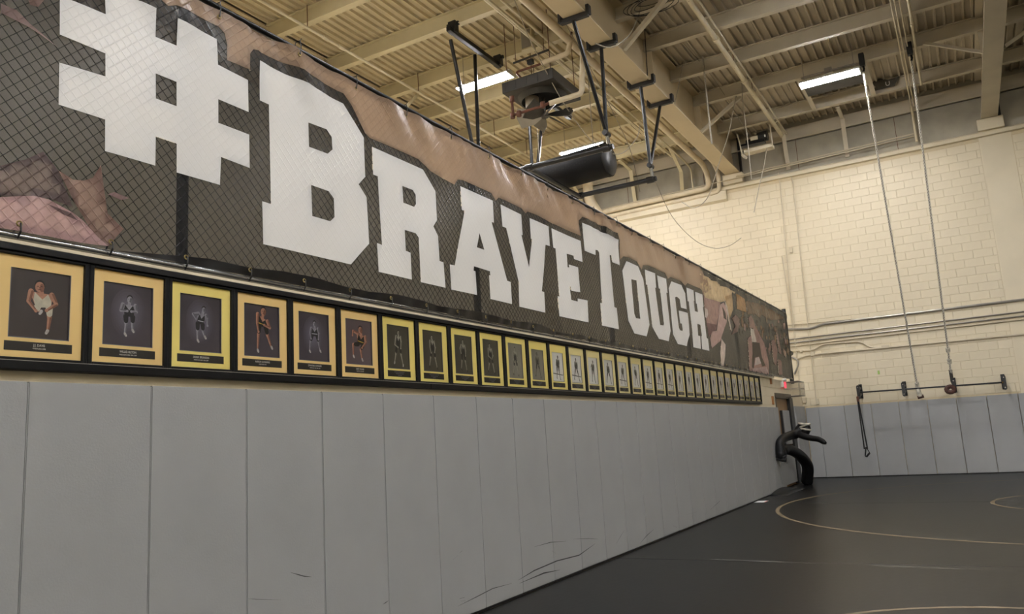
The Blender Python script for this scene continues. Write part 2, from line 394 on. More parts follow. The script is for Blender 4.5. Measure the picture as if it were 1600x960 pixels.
for bi, (xa, xb, sm, dm) in enumerate(BAYS):
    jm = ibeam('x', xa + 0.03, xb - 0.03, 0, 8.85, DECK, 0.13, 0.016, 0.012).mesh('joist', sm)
    for y in JY: link('joist', jm, ceil, loc=(0, y, 0))
    # corrugated deck sheets
    p = 0.1635; n = int((xb - xa - 0.12) / (4 * p)); prof = []
    for k in range(4):
        x = k * p; prof += [(x + 0.004, 0), (x + 0.036, 0), (x + 0.050, 0.05), (x + 0.150, 0.05)]
    prof += [(4 * p - 0.002, 0.002), (4 * p - 0.001, 0.002)]
    vs_ = [(a, Y0, DECK + b) for a, b in prof] + [(a, YB + 0.05, DECK + b) for a, b in prof]; q = len(prof)
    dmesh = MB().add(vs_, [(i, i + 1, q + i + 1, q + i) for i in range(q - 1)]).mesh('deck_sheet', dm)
    for k in range(n): link('deck_sheet', dmesh, ceil, loc=(xa + 0.06 + (xb - xa - 0.12 - n * 4 * p) / 2 + k * 4 * p, 0, 0))
# beam along the back wall
MB().box((XL, YB - 0.06, 8.70), (XR, YB + 0.06, 8.73)).box((XL, YB - 0.0, 8.70), (XR, YB + 0.06, 9.05)).build('wall_beam', 'steel_grey', ceil)
# sloping steel props against the upper panel and diagonal braces
def prop(a, b, w=0.09, name='brace', m='steel_grey', par=ceil):
    a, b = Vector(a), Vector(b); mb = MB().bar(a, b, w, 0.012); t = (b - a).normalized(); s = t.cross(Vector((0, 0, 1))).normalized(); u = s.cross(t)
    mb.bar(a + s * w / 2 + u * 0.03, b + s * w / 2 + u * 0.03, 0.012, 0.07); mb.build(name, m, par)
prop(PZ(976, 79, 8.14), PZ(1050, -12, 8.83)); prop(PZ(1097, 208, 8.14), PZ(1158, 153, 8.83))
prop(PZ(1537, 84, 8.14), PZ(1442, 69, 8.83)); prop(PZ(1568, 76, 8.14), PZ(1618, 40, 8.83))
prop(PZ(630, 172, 8.14), PZ(655, 146, 8.83), m='steel_cream')
for u0, v0, u1, v1, mm in ((1316, 185, 1324, 245, 'steel_grey'), (1224, 210, 1232, 265, 'steel_grey'), (985, 266, 993, 320, 'steel_cream'), (905, 305, 917, 340, 'steel_cream'), (1064, 268, 1066, 300, 'steel_cream')):
    a = PY(u0, v0, 20.5); b = PY(u1, v1, YB - 0.02); MB().bar(a, b, 0.10, 0.03).bar(Vector((a.x, 19.7, 8.84)), a, 0.09, 0.03).build('wall_prop', mm, ceil)
# dark grey patch with a pale mark on the fourth joist
P = [PY(u, v, 19.48) for u, v in ((1362, 130), (1372, 122), (1388, 125), (1405, 119), (1402, 126), (1398, 134), (1360, 144), (1368, 136))]
MB().add([tuple(p) for p in P], [tuple(range(8))]).build('grey_patch', 'patch_grey', ceil)
t = text_mesh('U', 0.15, 'white_plastic'); o = link('patch_mark', t, ceil, loc=PY(1387, 131, 19.475)); o.rotation_euler = (math.pi / 2, 0, 0)
# ---- door in the left wall
d = struct(empty('door_1', (XW, 18.6, 0)))
MB().box((XW - 0.09, 17.80, 0.0), (XW - 0.04, 19.2, 1.96)).build('door_leaf', 'wood', d)
MB().box((XW - 0.2, 17.72, 1.93), (XW + 0.01, 19.5, 2.04)).build('door_header', 'door_steel', d)
MB().box((XW - 0.2, 17.70, 0), (XW + 0.01, 17.80, 1.98)).build('door_jamb', 'door_steel', d)
MB().box((XW - 0.2, 19.16, 0), (XW + 0.03, 19.52, 1.95)).build('door_jamb', 'black_paint', d)
MB().box((XW - 0.04, 18.34, 0.90), (XW + 0.01, 19.05, 1.66)).build('door_pad', 'pad', d, bevel=0.012)
MB().box((XW - 0.04, 18.26, 0.86), (XW + 0.008, 18.34, 1.66)).build('door_pad_edge', 'black_paint', d)
MB().box((XW - 0.04, 17.85, 0.05), (XW + 0.01, 19.1, 0.86)).build('door_pad', 'pad', d, bevel=0.012)
# ================================================================== FENCE AND BANNER
YE = 19.72; ZB0, ZB1 = 2.386, 3.998; YS = -1.6
fence = thing('chain_link_fence', (XW - 0.05, 0, ZTOP), 'long chain-link fence on the wall behind the wide banner', 'fence')
MB().tube([(-0.008, YS, 4.024), (-0.008, YE + 0.05, 4.024)], 0.021, 10).build('top_rail', 'black_metal', fence, True)
MB().tube([(-0.012, YS, 2.375), (-0.012, 17.6, 2.375)], 0.019, 12).build('bottom_rail', 'silver', fence, True)
MB().box((XW - 0.1, YS, 2.337), (0.003, 17.6, 2.353)).build('ledge_angle', 'cream_wall', fence)
for y in [2.78 - 3.05, 2.78, 5.83, 8.88, 11.93, 14.98, 17.6]:
    MB().tube([(-0.065, y, ZTOP), (-0.065, y, 4.02)], 0.033, 10).build('post', 'post_grey', fence, True)
MB().tube([(-0.03, YE + 0.03, 2.3), (-0.03, YE + 0.03, 4.12)], 0.05, 10).build('end_post', 'black_paint', fence, True)
MB().tube([(-0.03, YE + 0.05, 3.05), (-0.03, YE + 0.3, 3.05)], 0.06, 10).build('post_clamp', 'black_paint', fence, True)
# ---- banner cloth
def smoothstep(a, b, x): t = max(0, min(1, (x - a) / (b - a))); return t * t * (3 - 2 * t)
def drape(y, z):
    t = (z - ZB0) / (ZB1 - ZB0)
    top = smoothstep(0.72, 1.0, t); bot = smoothstep(0.16, 0.0, t)
    far = smoothstep(4, 12, y); t = min(t, 1.0)
    a = noise.noise(Vector((y * 1.1, z * 0.8, 3.1))) * 0.007
    f1 = noise.noise(Vector((y * 3.2 + z * 2.0, z * 0.7, 9.0))); f2 = noise.noise(Vector((y * 7.5 + z * 4.5, z * 1.2, 2.0)))
    f3 = noise.noise(Vector((y * 9.0 - z * 6.0, z * 3.0, 5.0))); f4 = noise.noise(Vector((y * 2.6 - z * 0.6, z * 0.35, 15.0)))
    return a + top * (0.036 * f1 + 0.034 * f2) + bot * (0.014 * f3 + 0.006 * f1) + (0.003 + 0.006 * far) * f1 + 0.006 * far * f4 + 0.010
# chain-link wires pressed against the back of the cloth
mb = MB(); p = 0.064; nz_ = int((4.0 - 2.41) / (p / 2)); k = 0; y = YS
while y < YE:
    mb.tube([(min(0.006, drape(y + (p / 2 if (i + k) % 2 else 0), 2.41 + i * p / 2) - 0.0045), y + (p / 2 if (i + k) % 2 else 0), 2.41 + i * p / 2) for i in range(nz_ + 1)], 0.0028, 3, cap=False)
    y += p / 2; k += 1
o = mb.build('wire_mesh', 'fence_wire', fence); o['kind'] = 'stuff'
banner = thing('banner', (0, 9, ZB0), 'huge charcoal and brown printed banner with white slogan on the fence', 'banner')
ny, nzz = int((YE - YS) / 0.045), 36
PRINTS = []
def to_wall(pts): 
    r_ = []
    for u, v in pts:
        q = PX(u, v, 0.008); r_.append((max(YS + 0.01, min(YE - 0.005, q.y)), max(ZB0 + 0.005, min(ZB1 - 0.002, q.z))))
    return r_
def printed(name, outlines, material, off, wall=False):
    steps = ((YE - YS) / ny, (ZB1 - ZB0) / nzz)
    if not wall: outlines = [to_wall(o_) for o_ in outlines]
    PRINTS.append(outlines)
    me = poly_mesh(name, outlines, material)
    bm = bmesh.new(); bm.from_mesh(me)
    ys_ = [p_[0] for o_ in outlines for p_ in o_]; zs_ = [p_[1] for o_ in outlines for p_ in o_]
    for ax, lo, hi in ((0, min(ys_), max(ys_)), (1, min(zs_), max(zs_))):
        step = steps[ax]; org = (YS, ZB0)[ax]; k_ = math.ceil((lo - org) / step)
        while org + k_ * step < hi:
            co = [0, 0, 0]; no = [0, 0, 0]; co[ax] = org + k_ * step; no[ax] = 1
            bmesh.ops.bisect_plane(bm, geom=bm.verts[:] + bm.edges[:] + bm.faces[:], plane_co=co, plane_no=no); k_ += 1
    for v in bm.verts: y, z = v.co.x, v.co.y; v.co = (drape(y, z) + off, y, z)
    bmesh.ops.recalc_face_normals(bm, faces=bm.faces)
    bm.normal_update()
    if bm.faces and sum(f_.normal.x for f_ in bm.faces) < 0: bmesh.ops.reverse_faces(bm, faces=bm.faces)
    for f_ in bm.faces: f_.smooth = True
    bm.to_mesh(me); bm.free()
    return link(name, me, banner)
# brown upper field whose lower border follows the outline of the slogan
brown = [(247, 0), (259, 11), (272, 10), (294, 17), (325, 32), (342, 41), (351, 52), (355, 70), (355, 94), (390, 109), (390, 84), (394, 78), (402, 79), (440, 97), (500, 127), (536, 146), (548, 165), (569, 208), (577, 216), (615, 232), (652, 249), (662, 258), (672, 268), (690, 279), (709, 289), (711, 286), (714, 281), (722, 282), (745, 292), (767, 302), (774, 314), (778, 309), (798, 318), (814, 326), (820, 334), (823, 331), (840, 338), (857, 347), (907, 369), (904, 345), (909, 339), (935, 351), (962, 365), (966, 376), (968, 407), (973, 401), (982, 403), (995, 409), (1002, 422), (1004, 415), (1012, 415), (1038, 427), (1043, 436), (1047, 433), (1064, 440), (1070, 447), (1073, 443), (1092, 451), (1096, 455), (1098, 462), (1110, 452), (1092, 416)]
bw_ = to_wall(brown); bw_ = bw_ + [(PX(1092, 416, 0).y, ZB1 - 0.002), (bw_[0][0] - 0.25, ZB1 - 0.002)]
bw_ = [q for i, q in enumerate(bw_) if i != len(brown) - 1]
printed('brown_field', [bw_], 'print_brown', 0.0035, wall=True)
def C(x0, y0, s, *outs): return [crop(x0, y0, s, o_) for o_ in outs]
LETTERS = {
 '#': C(70, 0, 3.2, [(70, -20), (70, 175), (297, 270), (297, 385), (68, 315), (65, 525), (295, 600), (295, 758), (546, 831), (548, 685), (653, 720), (653, 865), (870, 927), (876, 787), (1019, 842), (1017, 675), (863, 616), (863, 498), (1015, 562), (1012, 402), (862, 325), (861, 195), (653, 95), (653, 231), (549, 187), (549, 45), (302, -78), (301, 73)], [(549, 370), (653, 412), (653, 534), (549, 495)]),
 'B': C(390, 90, 2.91, [(40, 15), (425, 210), (515, 365), (523, 543), (492, 577), (528, 636), (539, 848), (457, 942), (57, 850), (52, 655), (92, 668), (84, 215), (43, 196)], [(263, 297), (345, 328), (368, 362), (372, 420), (350, 439), (266, 407)], [(275, 581), (355, 609), (379, 642), (382, 727), (362, 746), (280, 722)]),
 'R': C(570, 220, 3.84, [(38, 38), (343, 175), (418, 305), (426, 478), (405, 516), (433, 573), (443, 723), (467, 732), (479, 884), (331, 850), (315, 583), (297, 557), (233, 537), (240, 662), (268, 674), (277, 835), (78, 788), (67, 615), (97, 627), (73, 215), (46, 204)], [(218, 273), (282, 298), (298, 325), (300, 382), (289, 399), (224, 374)]),
 'A': C(690, 280, 4.57, [(127, 53), (360, 155), (369, 313), (352, 308), (462, 727), (488, 737), (497, 894), (341, 858), (332, 688), (341, 690), (338, 660), (224, 624), (222, 655), (235, 660), (247, 829), (64, 790), (52, 612), (87, 618), (157, 228), (137, 222)], [(264, 387), (298, 507), (245, 489)]),
 'V': C(690, 280, 4.57, [(415, 183), (562, 255), (573, 402), (564, 400), (619, 630), (638, 430), (630, 428), (620, 280), (757, 340), (766, 480), (735, 470), (711, 802), (727, 808), (737, 955), (550, 912), (545, 752), (549, 752), (455, 350), (429, 340)]),
 'E': C(840, 330, 4.8, [(97, 130), (318, 225), (333, 383), (270, 360), (266, 335), (214, 320), (221, 422), (232, 424), (230, 402), (300, 423), (315, 610), (248, 598), (244, 568), (236, 566), (247, 668), (297, 680), (296, 657), (370, 672), (377, 836), (155, 790), (143, 640), (157, 643), (128, 282), (111, 275)]),
 'T': C(840, 330, 4.8, [(330, 88), (595, 217), (610, 408), (552, 385), (543, 333), (533, 332), (570, 722), (588, 728), (605, 888), (480, 860), (464, 690), (479, 692), (452, 310), (440, 295), (425, 292), (427, 332), (348, 298)]),
 'O': C(960, 390, 5.65, [(98, 105), (205, 150), (250, 262), (303, 665), (280, 768), (170, 742), (115, 628), (63, 188)], [(140, 265), (187, 275), (225, 614), (185, 607), (170, 570)]),
 'U': C(960, 390, 5.65, [(262, 178), (350, 212), (362, 340), (354, 338), (398, 668), (428, 672), (432, 655), (395, 350), (383, 345), (368, 230), (450, 260), (462, 385), (452, 383), (487, 720), (472, 812), (390, 790), (330, 685), (285, 315), (275, 310)]),
 'G': C(960, 390, 5.65, [(497, 283), (588, 315), (622, 390), (632, 530), (582, 515), (570, 440), (548, 418), (533, 422), (565, 695), (575, 715), (597, 720), (600, 712), (592, 655), (578, 652), (566, 540), (640, 562), (658, 755), (635, 855), (555, 835), (510, 750), (472, 345)]),
 'H': C(960, 390, 5.65, [(630, 337), (690, 362), (698, 455), (692, 455), (702, 546), (728, 555), (720, 480), (712, 478), (705, 375), (768, 400), (780, 510), (773, 508), (808, 782), (820, 790), (832, 897), (770, 882), (757, 768), (762, 766), (750, 668), (724, 658), (735, 762), (750, 766), (760, 880), (692, 865), (680, 745), (684, 745), (652, 460), (643, 457)]),
}
for ch, outs in LETTERS.items(): printed('letter', outs, 'print_white', 0.007)
mat('hem_black', (15, 15, 16), 0.3, var=0.3, scale=6, bump=0.3, bscale=12, spec=0.4)
printed('hem', [[(2.35, ZB0 + 0.004), (YE - 0.01, ZB0 + 0.004)] + [(YE - 0.01 - (YE - 2.6) * i / 60, ZB0 + 0.04 + 0.014 * math.sin(i * 1.7) + (0.025 if i > 44 else 0)) for i in range(60)] + [(2.9, ZB0 + 0.06)]], 'hem_black', 0.004, wall=True)
# pictures printed on the banner
def pic(col, pts, x0, y0, s, off):
    nm = 'print_%d_%d_%d' % col
    vinyl(nm, tuple(min(250, int(v * 1.06)) for v in col), 0.18, 12.0, 0.08); return printed('printed_figure', [crop(x0, y0, s, pts)], nm, off)
RC = (1090, 430, 5.647); LC = (0, 0, 2.4)
for i, (col, pts) in enumerate([
    ((196, 172, 134), [(10, -14), (330, 150), (300, 220), (200, 240), (60, 200), (45, 140), (22, 122), (12, 60)]),
    ((150, 118, 112), [(45, 140), (60, 200), (200, 240), (190, 300), (160, 480), (95, 545), (58, 320)]),
    ((120, 92, 90), [(72, 420), (165, 440), (150, 490), (95, 540)]),
    ((205, 192, 182), [(60, 290), (82, 305), (88, 350), (76, 380), (60, 372)]),
    ((104, 84, 66), [(430, 230), (545, 255), (720, 345), (760, 390), (640, 400), (560, 350), (545, 380), (500, 340), (435, 350)]),
    ((150, 115, 75), [(340, 165), (420, 215), (425, 330), (345, 300)]),
    ((176, 146, 140), [(190, 265), (230, 240), (262, 330), (250, 420), (215, 520), (200, 580), (120, 650), (105, 560), (125, 500), (165, 490)]),
    ((178, 150, 112), [(245, 190), (300, 165), (310, 300), (285, 380), (252, 260)]),
    ((60, 58, 55), [(305, 150), (325, 165), (338, 220), (335, 290), (312, 300), (300, 200)]),
    ((58, 50, 46), [(212, 275), (240, 330), (250, 400), (225, 380)]),
    ((190, 175, 160), [(230, 200), (262, 280), (290, 430), (300, 500), (285, 480), (255, 330)]),
    ((120, 98, 90), [(300, 380), (330, 350), (370, 390), (350, 500), (300, 530), (330, 450)]),
    ((205, 190, 180), [(205, 560), (240, 615), (238, 700), (228, 805), (205, 800), (198, 680)]),
    ((150, 118, 112), [(440, 560), (520, 480), (580, 600), (620, 760), (625, 875), (450, 845)]),
    ((140, 112, 102), [(445, 380), (465, 355), (485, 400), (545, 570), (525, 590), (480, 470), (455, 470)]),
    ((200, 190, 178), [(460, 470), (490, 480), (515, 590), (475, 600)]),
    ((62, 55, 50), [(475, 590), (540, 600), (560, 720), (590, 800), (565, 808), (530, 720), (500, 730), (495, 820), (470, 818), (480, 700)]),
    ((195, 180, 172), [(505, 735), (535, 722), (555, 780), (500, 800)]),
    ((180, 155, 150), [(455, 845), (500, 822), (600, 812), (620, 880)]),
    ((140, 110, 102), [(645, 580), (670, 570), (700, 660), (690, 800), (670, 780), (650, 640)]),
    ((136, 108, 100), [(680, 470), (700, 520), (735, 700), (715, 690)]),
    ((140, 112, 104), [(700, 740), (735, 760), (740, 880), (715, 880)]),
    ((146, 118, 108), [(755, 540), (775, 570), (780, 620), (765, 590)]),
    ((146, 118, 108), [(750, 650), (775, 680), (775, 735), (757, 700)]),
    ]): pic(col, pts, *RC, 0.0035 + 0.0005 * i)
rnd = random.Random(11)
for ci, col in enumerate([(112, 88, 62), (86, 70, 56), (140, 112, 86), (60, 54, 50), (150, 122, 112)]):
    outs = []
    for q in range(16):
        x_ = rnd.uniform(350, 790); y_ = 215 + (x_ - 350) * 0.42 + rnd.uniform(10, 260 if ci < 4 else 420); w_ = rnd.uniform(7, 20); h_ = rnd.uniform(15, 70)
        if y_ + h_ < 880: outs.append(crop(*RC, [(x_, y_), (x_ + w_ * 0.6, y_ - h_ * 0.2), (x_ + w_, y_ + h_ * 0.3), (x_ + w_ * 0.9, y_ + h_), (x_ + w_ * 0.2, y_ + h_ * 0.8)]))
    nm = 'print_%d_%d_%d' % col; vinyl(nm, col, 0.25, 12.0, 0.06)
    for q, o_ in enumerate(outs): printed('printed_crowd', [o_], nm, 0.0033 + 0.0001 * (ci * 3 + q % 3))
for i, (col, pts) in enumerate([
    ((84, 70, 68), [(-150, 650), (0, 622), (90, 600), (160, 570), (215, 640), (270, 780), (180, 745), (0, 735), (-150, 740)]),
    ((172, 140, 138), [(-250, 700), (0, 740), (120, 735), (180, 750), (270, 800), (310, 830), (400, 925), (300, 912), (0, 862), (-250, 830)]),
    ((100, 82, 80), [(170, 765), (260, 800), (290, 830), (230, 805)]),
    ((122, 98, 88), [(215, 640), (270, 675), (310, 679), (345, 668), (375, 620), (385, 700), (400, 800), (460, 860), (400, 925), (330, 850), (280, 770)]),
    ((120, 98, 98), [(400, 730), (425, 722), (480, 745), (450, 752)]),
    ((122, 102, 98), [(0, 15), (60, 40), (110, 90), (215, 180), (150, 132), (100, 100), (0, 50)]),
    ((112, 90, 82), [(90, -30), (165, -30), (160, 5), (140, 28), (110, 20)]),
    ]): pic(col, pts, *LC, 0.0035 + 0.0006 * i)
# the charcoal cloth: left out only where a whole cell lies inside a printed field
def inside(outs, y, z):
    c = False
    for o_ in outs:
        for (ya, za), (yb, zb) in zip(o_, o_[1:] + o_[:1]):
            if (za > z) != (zb > z) and y < (yb - ya) * (z - za) / (zb - za) + ya: c = not c
    return c
vs_ = []; fs = []; cover = []
BB = [(min(p[0] for o_ in q for p in o_), max(p[0] for o_ in q for p in o_), q) for q in PRINTS]
for i in range(ny + 1):
    y = YS + (YE - YS) * i / ny; near = [(k_, q) for k_, (lo, hi, q) in enumerate(BB) if lo <= y <= hi]
    for j in range(nzz + 1):
        z = ZB0 + (ZB1 - ZB0) * j / nzz; cover.append({k_ for k_, q in near if inside(q, y, z)})
        vs_.append((drape(y, z), y, z))
for i in range(ny):
    for j in range(nzz):
        q = i * (nzz + 1) + j; cell = (q, q + nzz + 1, q + nzz + 2, q + 1)
        if not (cover[cell[0]] & cover[cell[1]] & cover[cell[2]] & cover[cell[3]]): fs.append(cell)
o = MB().add(vs_, fs).build('cloth', 'print_charcoal', banner); o.data.polygons.foreach_set('use_smooth', [True] * len(o.data.polygons))
# grommets and black ties
gr = bpy.data.meshes.new('grommet')
bm = bmesh.new()
R0, r0, n1, n2 = 0.011, 0.004, 12, 5
rows = [[bm.verts.new((r0 * math.sin(2 * math.pi * j / n2), (R0 + r0 * math.cos(2 * math.pi * j / n2)) * math.cos(2 * math.pi * i / n1), (R0 + r0 * math.cos(2 * math.pi * j / n2)) * math.sin(2 * math.pi * i / n1))) for j in range(n2)] for i in range(n1)]
for i in range(n1):
    for j in range(n2): bm.faces.new((rows[i][j], rows[(i + 1) % n1][j], rows[(i + 1) % n1][(j + 1) % n2], rows[i][(j + 1) % n2]))
bm.to_mesh(gr); bm.free(); mat('brass', (150, 132, 84), 0.35, metal=0.8); gr.materials.append(MATS['brass'])
tie_t = MB().tube([(0.006, 0, 0.0), (0.016, 0, 0.06), (0.006, 0, 0.096), (-0.034, 0, 0.096), (-0.042, 0, 0.06), (-0.02, 0, 0.0)], 0.0035, 5).tube([(0.0, 0.002, 0.094), (0.004, 0.016, 0.118)], 0.0025, 4).mesh('tie', 'black_paint')
tie_b = MB().tube([(0.012, 0, 0.0), (0.014, 0, -0.035), (-0.008, 0, -0.066), (-0.04, 0, -0.03), (-0.02, 0, 0.0)], 0.0045, 5).mesh('tie', 'black_paint')
base = Vector((0, 9, ZB0))
y = PX(458, 87, 0).y - 3 * 0.61
while y < YE:
    z = ZB1 - 0.045; p = Vector((drape(y, z) + 0.004, y, z)); link('grommet', gr, banner, loc=p - base); link('tie', tie_t, banner, loc=p - base); y += 0.61
y = PX(170, 384, 0).y - 2 * 0.44
while y < 17.4:
    z = ZB0 + 0.04; p = Vector((drape(y, z) + 0.004, y, z)); link('grommet', gr, banner, loc=p - base); link('tie', tie_b, banner, loc=p - base); y += 0.44

# ================================================================== FRAMED PORTRAITS
case = thing('display_case', (XW, 9, 1.772), 'long black display case holding the row of gold-matted portraits', 'display case')
YC0, YC1 = 1.74, 16.21
MB().box((XW, YC0, 1.772), (XW + 0.02, YC1, 2.335)).build('back_board', 'black_wood', case)
MB().box((XW, YC0, 2.305), (0.004, YC1, 2.335)).build('top_rail', 'black_wood', case, bevel=0.003)
for ya, yb in [(YC0, 4.98), (4.985, 10.4), (10.405, YC1)]:
    MB().box((XW, ya, 1.772), (0.004, yb, 1.812)).build('bottom_rail', 'black_wood', case, bevel=0.003)
MB().box((XW, YC1, 1.772), (0.004, YC1 + 0.012, 2.335)).build('end_board', 'black_wood', case)
MB().box((XW, YC0, 1.812), (-0.002, YC1, 1.815)).build('rail_lip', 'conduit_grey', case)

def capsule(a, b, ra, rb, n=7):
    (ax, ay), (bx, by) = a, b; th = math.atan2(by - ay, bx - ax); pts = []
    for i in range(n): t = th + math.pi / 2 + math.pi * i / (n - 1); pts.append((ax + ra * math.cos(t), ay + ra * math.sin(t)))
    for i in range(n): t = th - math.pi / 2 + math.pi * i / (n - 1); pts.append((bx + rb * math.cos(t), by + rb * math.sin(t)))
    return pts
def disc(c, rx, ry, n=14): return [(c[0] + rx * math.cos(2 * math.pi * i / n), c[1] + ry * math.sin(2 * math.pi * i / n)) for i in range(n)]
def figure(J, s=1.0):          # layers of (colour role, outline) from joints in picture units
    L = []
    def limb(a, b, ra, rb, c):
        L.append((c, capsule(J[a], J[b], ra * s, rb * s)))
        if c == 'skin':
            (ax, ay), (bx, by) = J[a], J[b]; l_ = math.hypot(bx - ax, by - ay) or 1; nx, ny_ = (by - ay) / l_, -(bx - ax) / l_; sg = 1 if nx > 0 else -1
            L.append(('skin2', capsule((ax + nx * sg * ra * s * 0.52, ay + ny_ * sg * ra * s * 0.52), (bx + nx * sg * rb * s * 0.52, by + ny_ * sg * rb * s * 0.52), ra * s * 0.46, rb * s * 0.46)))
    for sd in ('l', 'r'):
        if 'knee_' + sd in J:
            limb('hip_' + sd, 'knee_' + sd, 0.042, 0.030, 'skin'); limb('knee_' + sd, 'foot_' + sd, 0.028, 0.017, 'skin')
            limb('hip_' + sd, 'knee_' + sd + '_s' if 'knee_' + sd + '_s' in J else 'mid_' + sd, 0.046, 0.038, 'suit')
            f = J['foot_' + sd]; L.append(('shoe', capsule((f[0], f[1] + 0.012 * s), (f[0] + J.get('toe', 0.02), f[1] - 0.02 * s), 0.02 * s, 0.018 * s)))
    a, b, c, d_ = J['sh_l'], J['sh_r'], J['hip_r'], J['hip_l']
    L.append(('skin', [(a[0] - 0.02 * s, a[1]), (b[0] + 0.02 * s, b[1]), (c[0] + 0.02 * s, c[1]), (d_[0] - 0.02 * s, d_[1])]))
    m = lambda p, q, t: (p[0] + (q[0] - p[0]) * t, p[1] + (q[1] - p[1]) * t)
    t1, t2 = m(a, b, 0.18), m(a, b, 0.82); nk = m(m(a, b, 0.5), m(d_, c, 0.5), 0.45)
    L.append(('suit', [t1, m(t1, nk, 0.35), nk, m(t2, nk, 0.35), t2, (m(b, c, 0.5)[0] + 0.01 * s, m(b, c, 0.5)[1]), (c[0] + 0.022 * s, c[1]), (d_[0] - 0.022 * s, d_[1]), (m(a, d_, 0.5)[0] - 0.01 * s, m(a, d_, 0.5)[1])]))
    if 'band' in J:
        L.append(('band', [m(a, d_, 0.66), m(b, c, 0.66), m(b, c, 0.74), m(a, d_, 0.74)]))
    for sd in ('l', 'r'):
        limb('sh_' + sd, 'el_' + sd, 0.034, 0.026, 'skin'); limb('el_' + sd, 'ha_' + sd, 0.025, 0.017, 'skin')
        L.append(('skin', disc(J['ha_' + sd], 0.022 * s, 0.022 * s)))
    h = J['head']; hr = J.get('hr', 0.045) * s
    L.append(('skin', capsule(m(a, b, 0.5), h, 0.028 * s, 0.026 * s)))
    L.append(('hair', disc((h[0], h[1] + 0.012 * s), hr * 1.02, hr * 1.22))); L.append(('skin', disc((h[0], h[1] - 0.006 * s), hr * 0.9, hr * 1.08))); L.append(('skin2', disc((h[0] + hr * 0.42, h[1] - 0.012 * s), hr * 0.44, hr * 0.86)))
    L.append(('hair', disc((h[0] - hr * 0.36, h[1] + hr * 0.05), hr * 0.16, hr * 0.09, 8))); L.append(('hair', disc((h[0] + hr * 0.36, h[1] + hr * 0.05), hr * 0.16, hr * 0.09, 8)))
    L.append(('shade', [(h[0] - hr * 0.05, h[1]), (h[0] + hr * 0.12, h[1] - hr * 0.32), (h[0] - hr * 0.12, h[1] - hr * 0.32)])); L.append(('shade', disc((h[0], h[1] - hr * 0.58), hr * 0.32, hr * 0.08, 8)))
    return L
def mids(J):
    for sd in ('l', 'r'):
        if 'knee_' + sd in J:
            a, b = J['hip_' + sd], J['knee_' + sd]; J['mid_' + sd] = (a[0] + (b[0] - a[0]) * 0.6, a[1] + (b[1] - a[1]) * 0.6)
    return J
POSES = [
 dict(head=(.42, .77), hr=.065, sh_l=(.30, .69), sh_r=(.60, .67), hip_l=(.40, .46), hip_r=(.57, .48), el_l=(.27, .54), el_r=(.67, .54), ha_l=(.38, .41), ha_r=(.53, .43), knee_l=(.40, .44), foot_l=(.46, .40), knee_r=(.58, .32), foot_r=(.56, .12), toe=-0.02),
 dict(head=(.46, .76), hr=.055, sh_l=(.34, .67), sh_r=(.56, .67), hip_l=(.40, .48), hip_r=(.52, .48), el_l=(.31, .57), el_r=(.58, .57), ha_l=(.42, .57), ha_r=(.49, .57), knee_l=(.41, .36), foot_l=(.39, .19), knee_r=(.52, .38), foot_r=(.52, .26)),
 dict(head=(.50, .76), hr=.045, sh_l=(.39, .68), sh_r=(.55, .66), hip_l=(.38, .50), hip_r=(.48, .49), el_l=(.28, .66), el_r=(.58, .60), ha_l=(.34, .58), ha_r=(.58, .48), knee_l=(.38, .36), foot_l=(.38, .20), knee_r=(.49, .38), foot_r=(.53, .27), band=1),
 dict(head=(.48, .88), hr=.062, sh_l=(.34, .82), sh_r=(.58, .70), hip_l=(.38, .58), hip_r=(.54, .58), el_l=(.33, .64), el_r=(.64, .58), ha_l=(.36, .48), ha_r=(.50, .62), knee_l=(.36, .42), foot_l=(.34, .12), knee_r=(.59, .42), foot_r=(.68, .20), band=1),
 dict(head=(.46, .78), hr=.05, sh_l=(.37, .68), sh_r=(.56, .68), hip_l=(.39, .52), hip_r=(.54, .52), el_l=(.34, .58), el_r=(.59, .58), ha_l=(.36, .46), ha_r=(.57, .46), knee_l=(.35, .40), foot_l=(.32, .20), knee_r=(.58, .40), foot_r=(.62, .22), band=1),
 dict(head=(.50, .78), hr=.065, sh_l=(.40, .70), sh_r=(.66, .64), hip_l=(.42, .46), hip_r=(.58, .44), el_l=(.26, .74), el_r=(.68, .52), ha_l=(.24, .64), ha_r=(.54, .38), knee_l=(.26, .44), foot_l=(.26, .18), knee_r=(.50, .34), foot_r=(.54, .12), band=1),
]
def generic(i):
    rnd = random.Random(40 + i); q = lambda a, b: rnd.uniform(a, b); lean = q(-.04, .04); sp = q(.06, .13)
    if i % 3 == 0: el, ha = (.33, .56), (.44, .50)
    elif i % 3 == 1: el, ha = (.34, .60), (.38, .46)
    else: el, ha = (.30, .66), (.34, .54)
    return dict(head=(.44 + lean, .84), hr=.045, sh_l=(.36 + lean * .6, .75), sh_r=(.54 + lean * .6, .74), hip_l=(.39, .52), hip_r=(.51, .52), el_l=(el[0], el[1]), el_r=(.58, .60 + lean), ha_l=ha, ha_r=(.50 + q(0, .08), .48), knee_l=(.44 - sp, .32), foot_l=(.42 - sp * 1.4, .10 + q(0, .05)), knee_r=(.48 + sp, .32), foot_r=(.50 + sp * 1.5, .09), toe=q(-.02, .03))
mat('skin_print', (182, 132, 108), 0.5, var=0.2, scale=30); mat('hair_print', (30, 24, 22), 0.5); mat('skin_dark', (132, 88, 68), 0.5, var=0.2, scale=30); mat('grey_dark', (104, 102, 110), 0.5, var=0.2, scale=30); mat('old_dark', (112, 108, 96), 0.5, var=0.2, scale=30); mat('old_deep', (84, 80, 70), 0.5, var=0.2, scale=30); mat('shade_print', (80, 50, 40), 0.5)
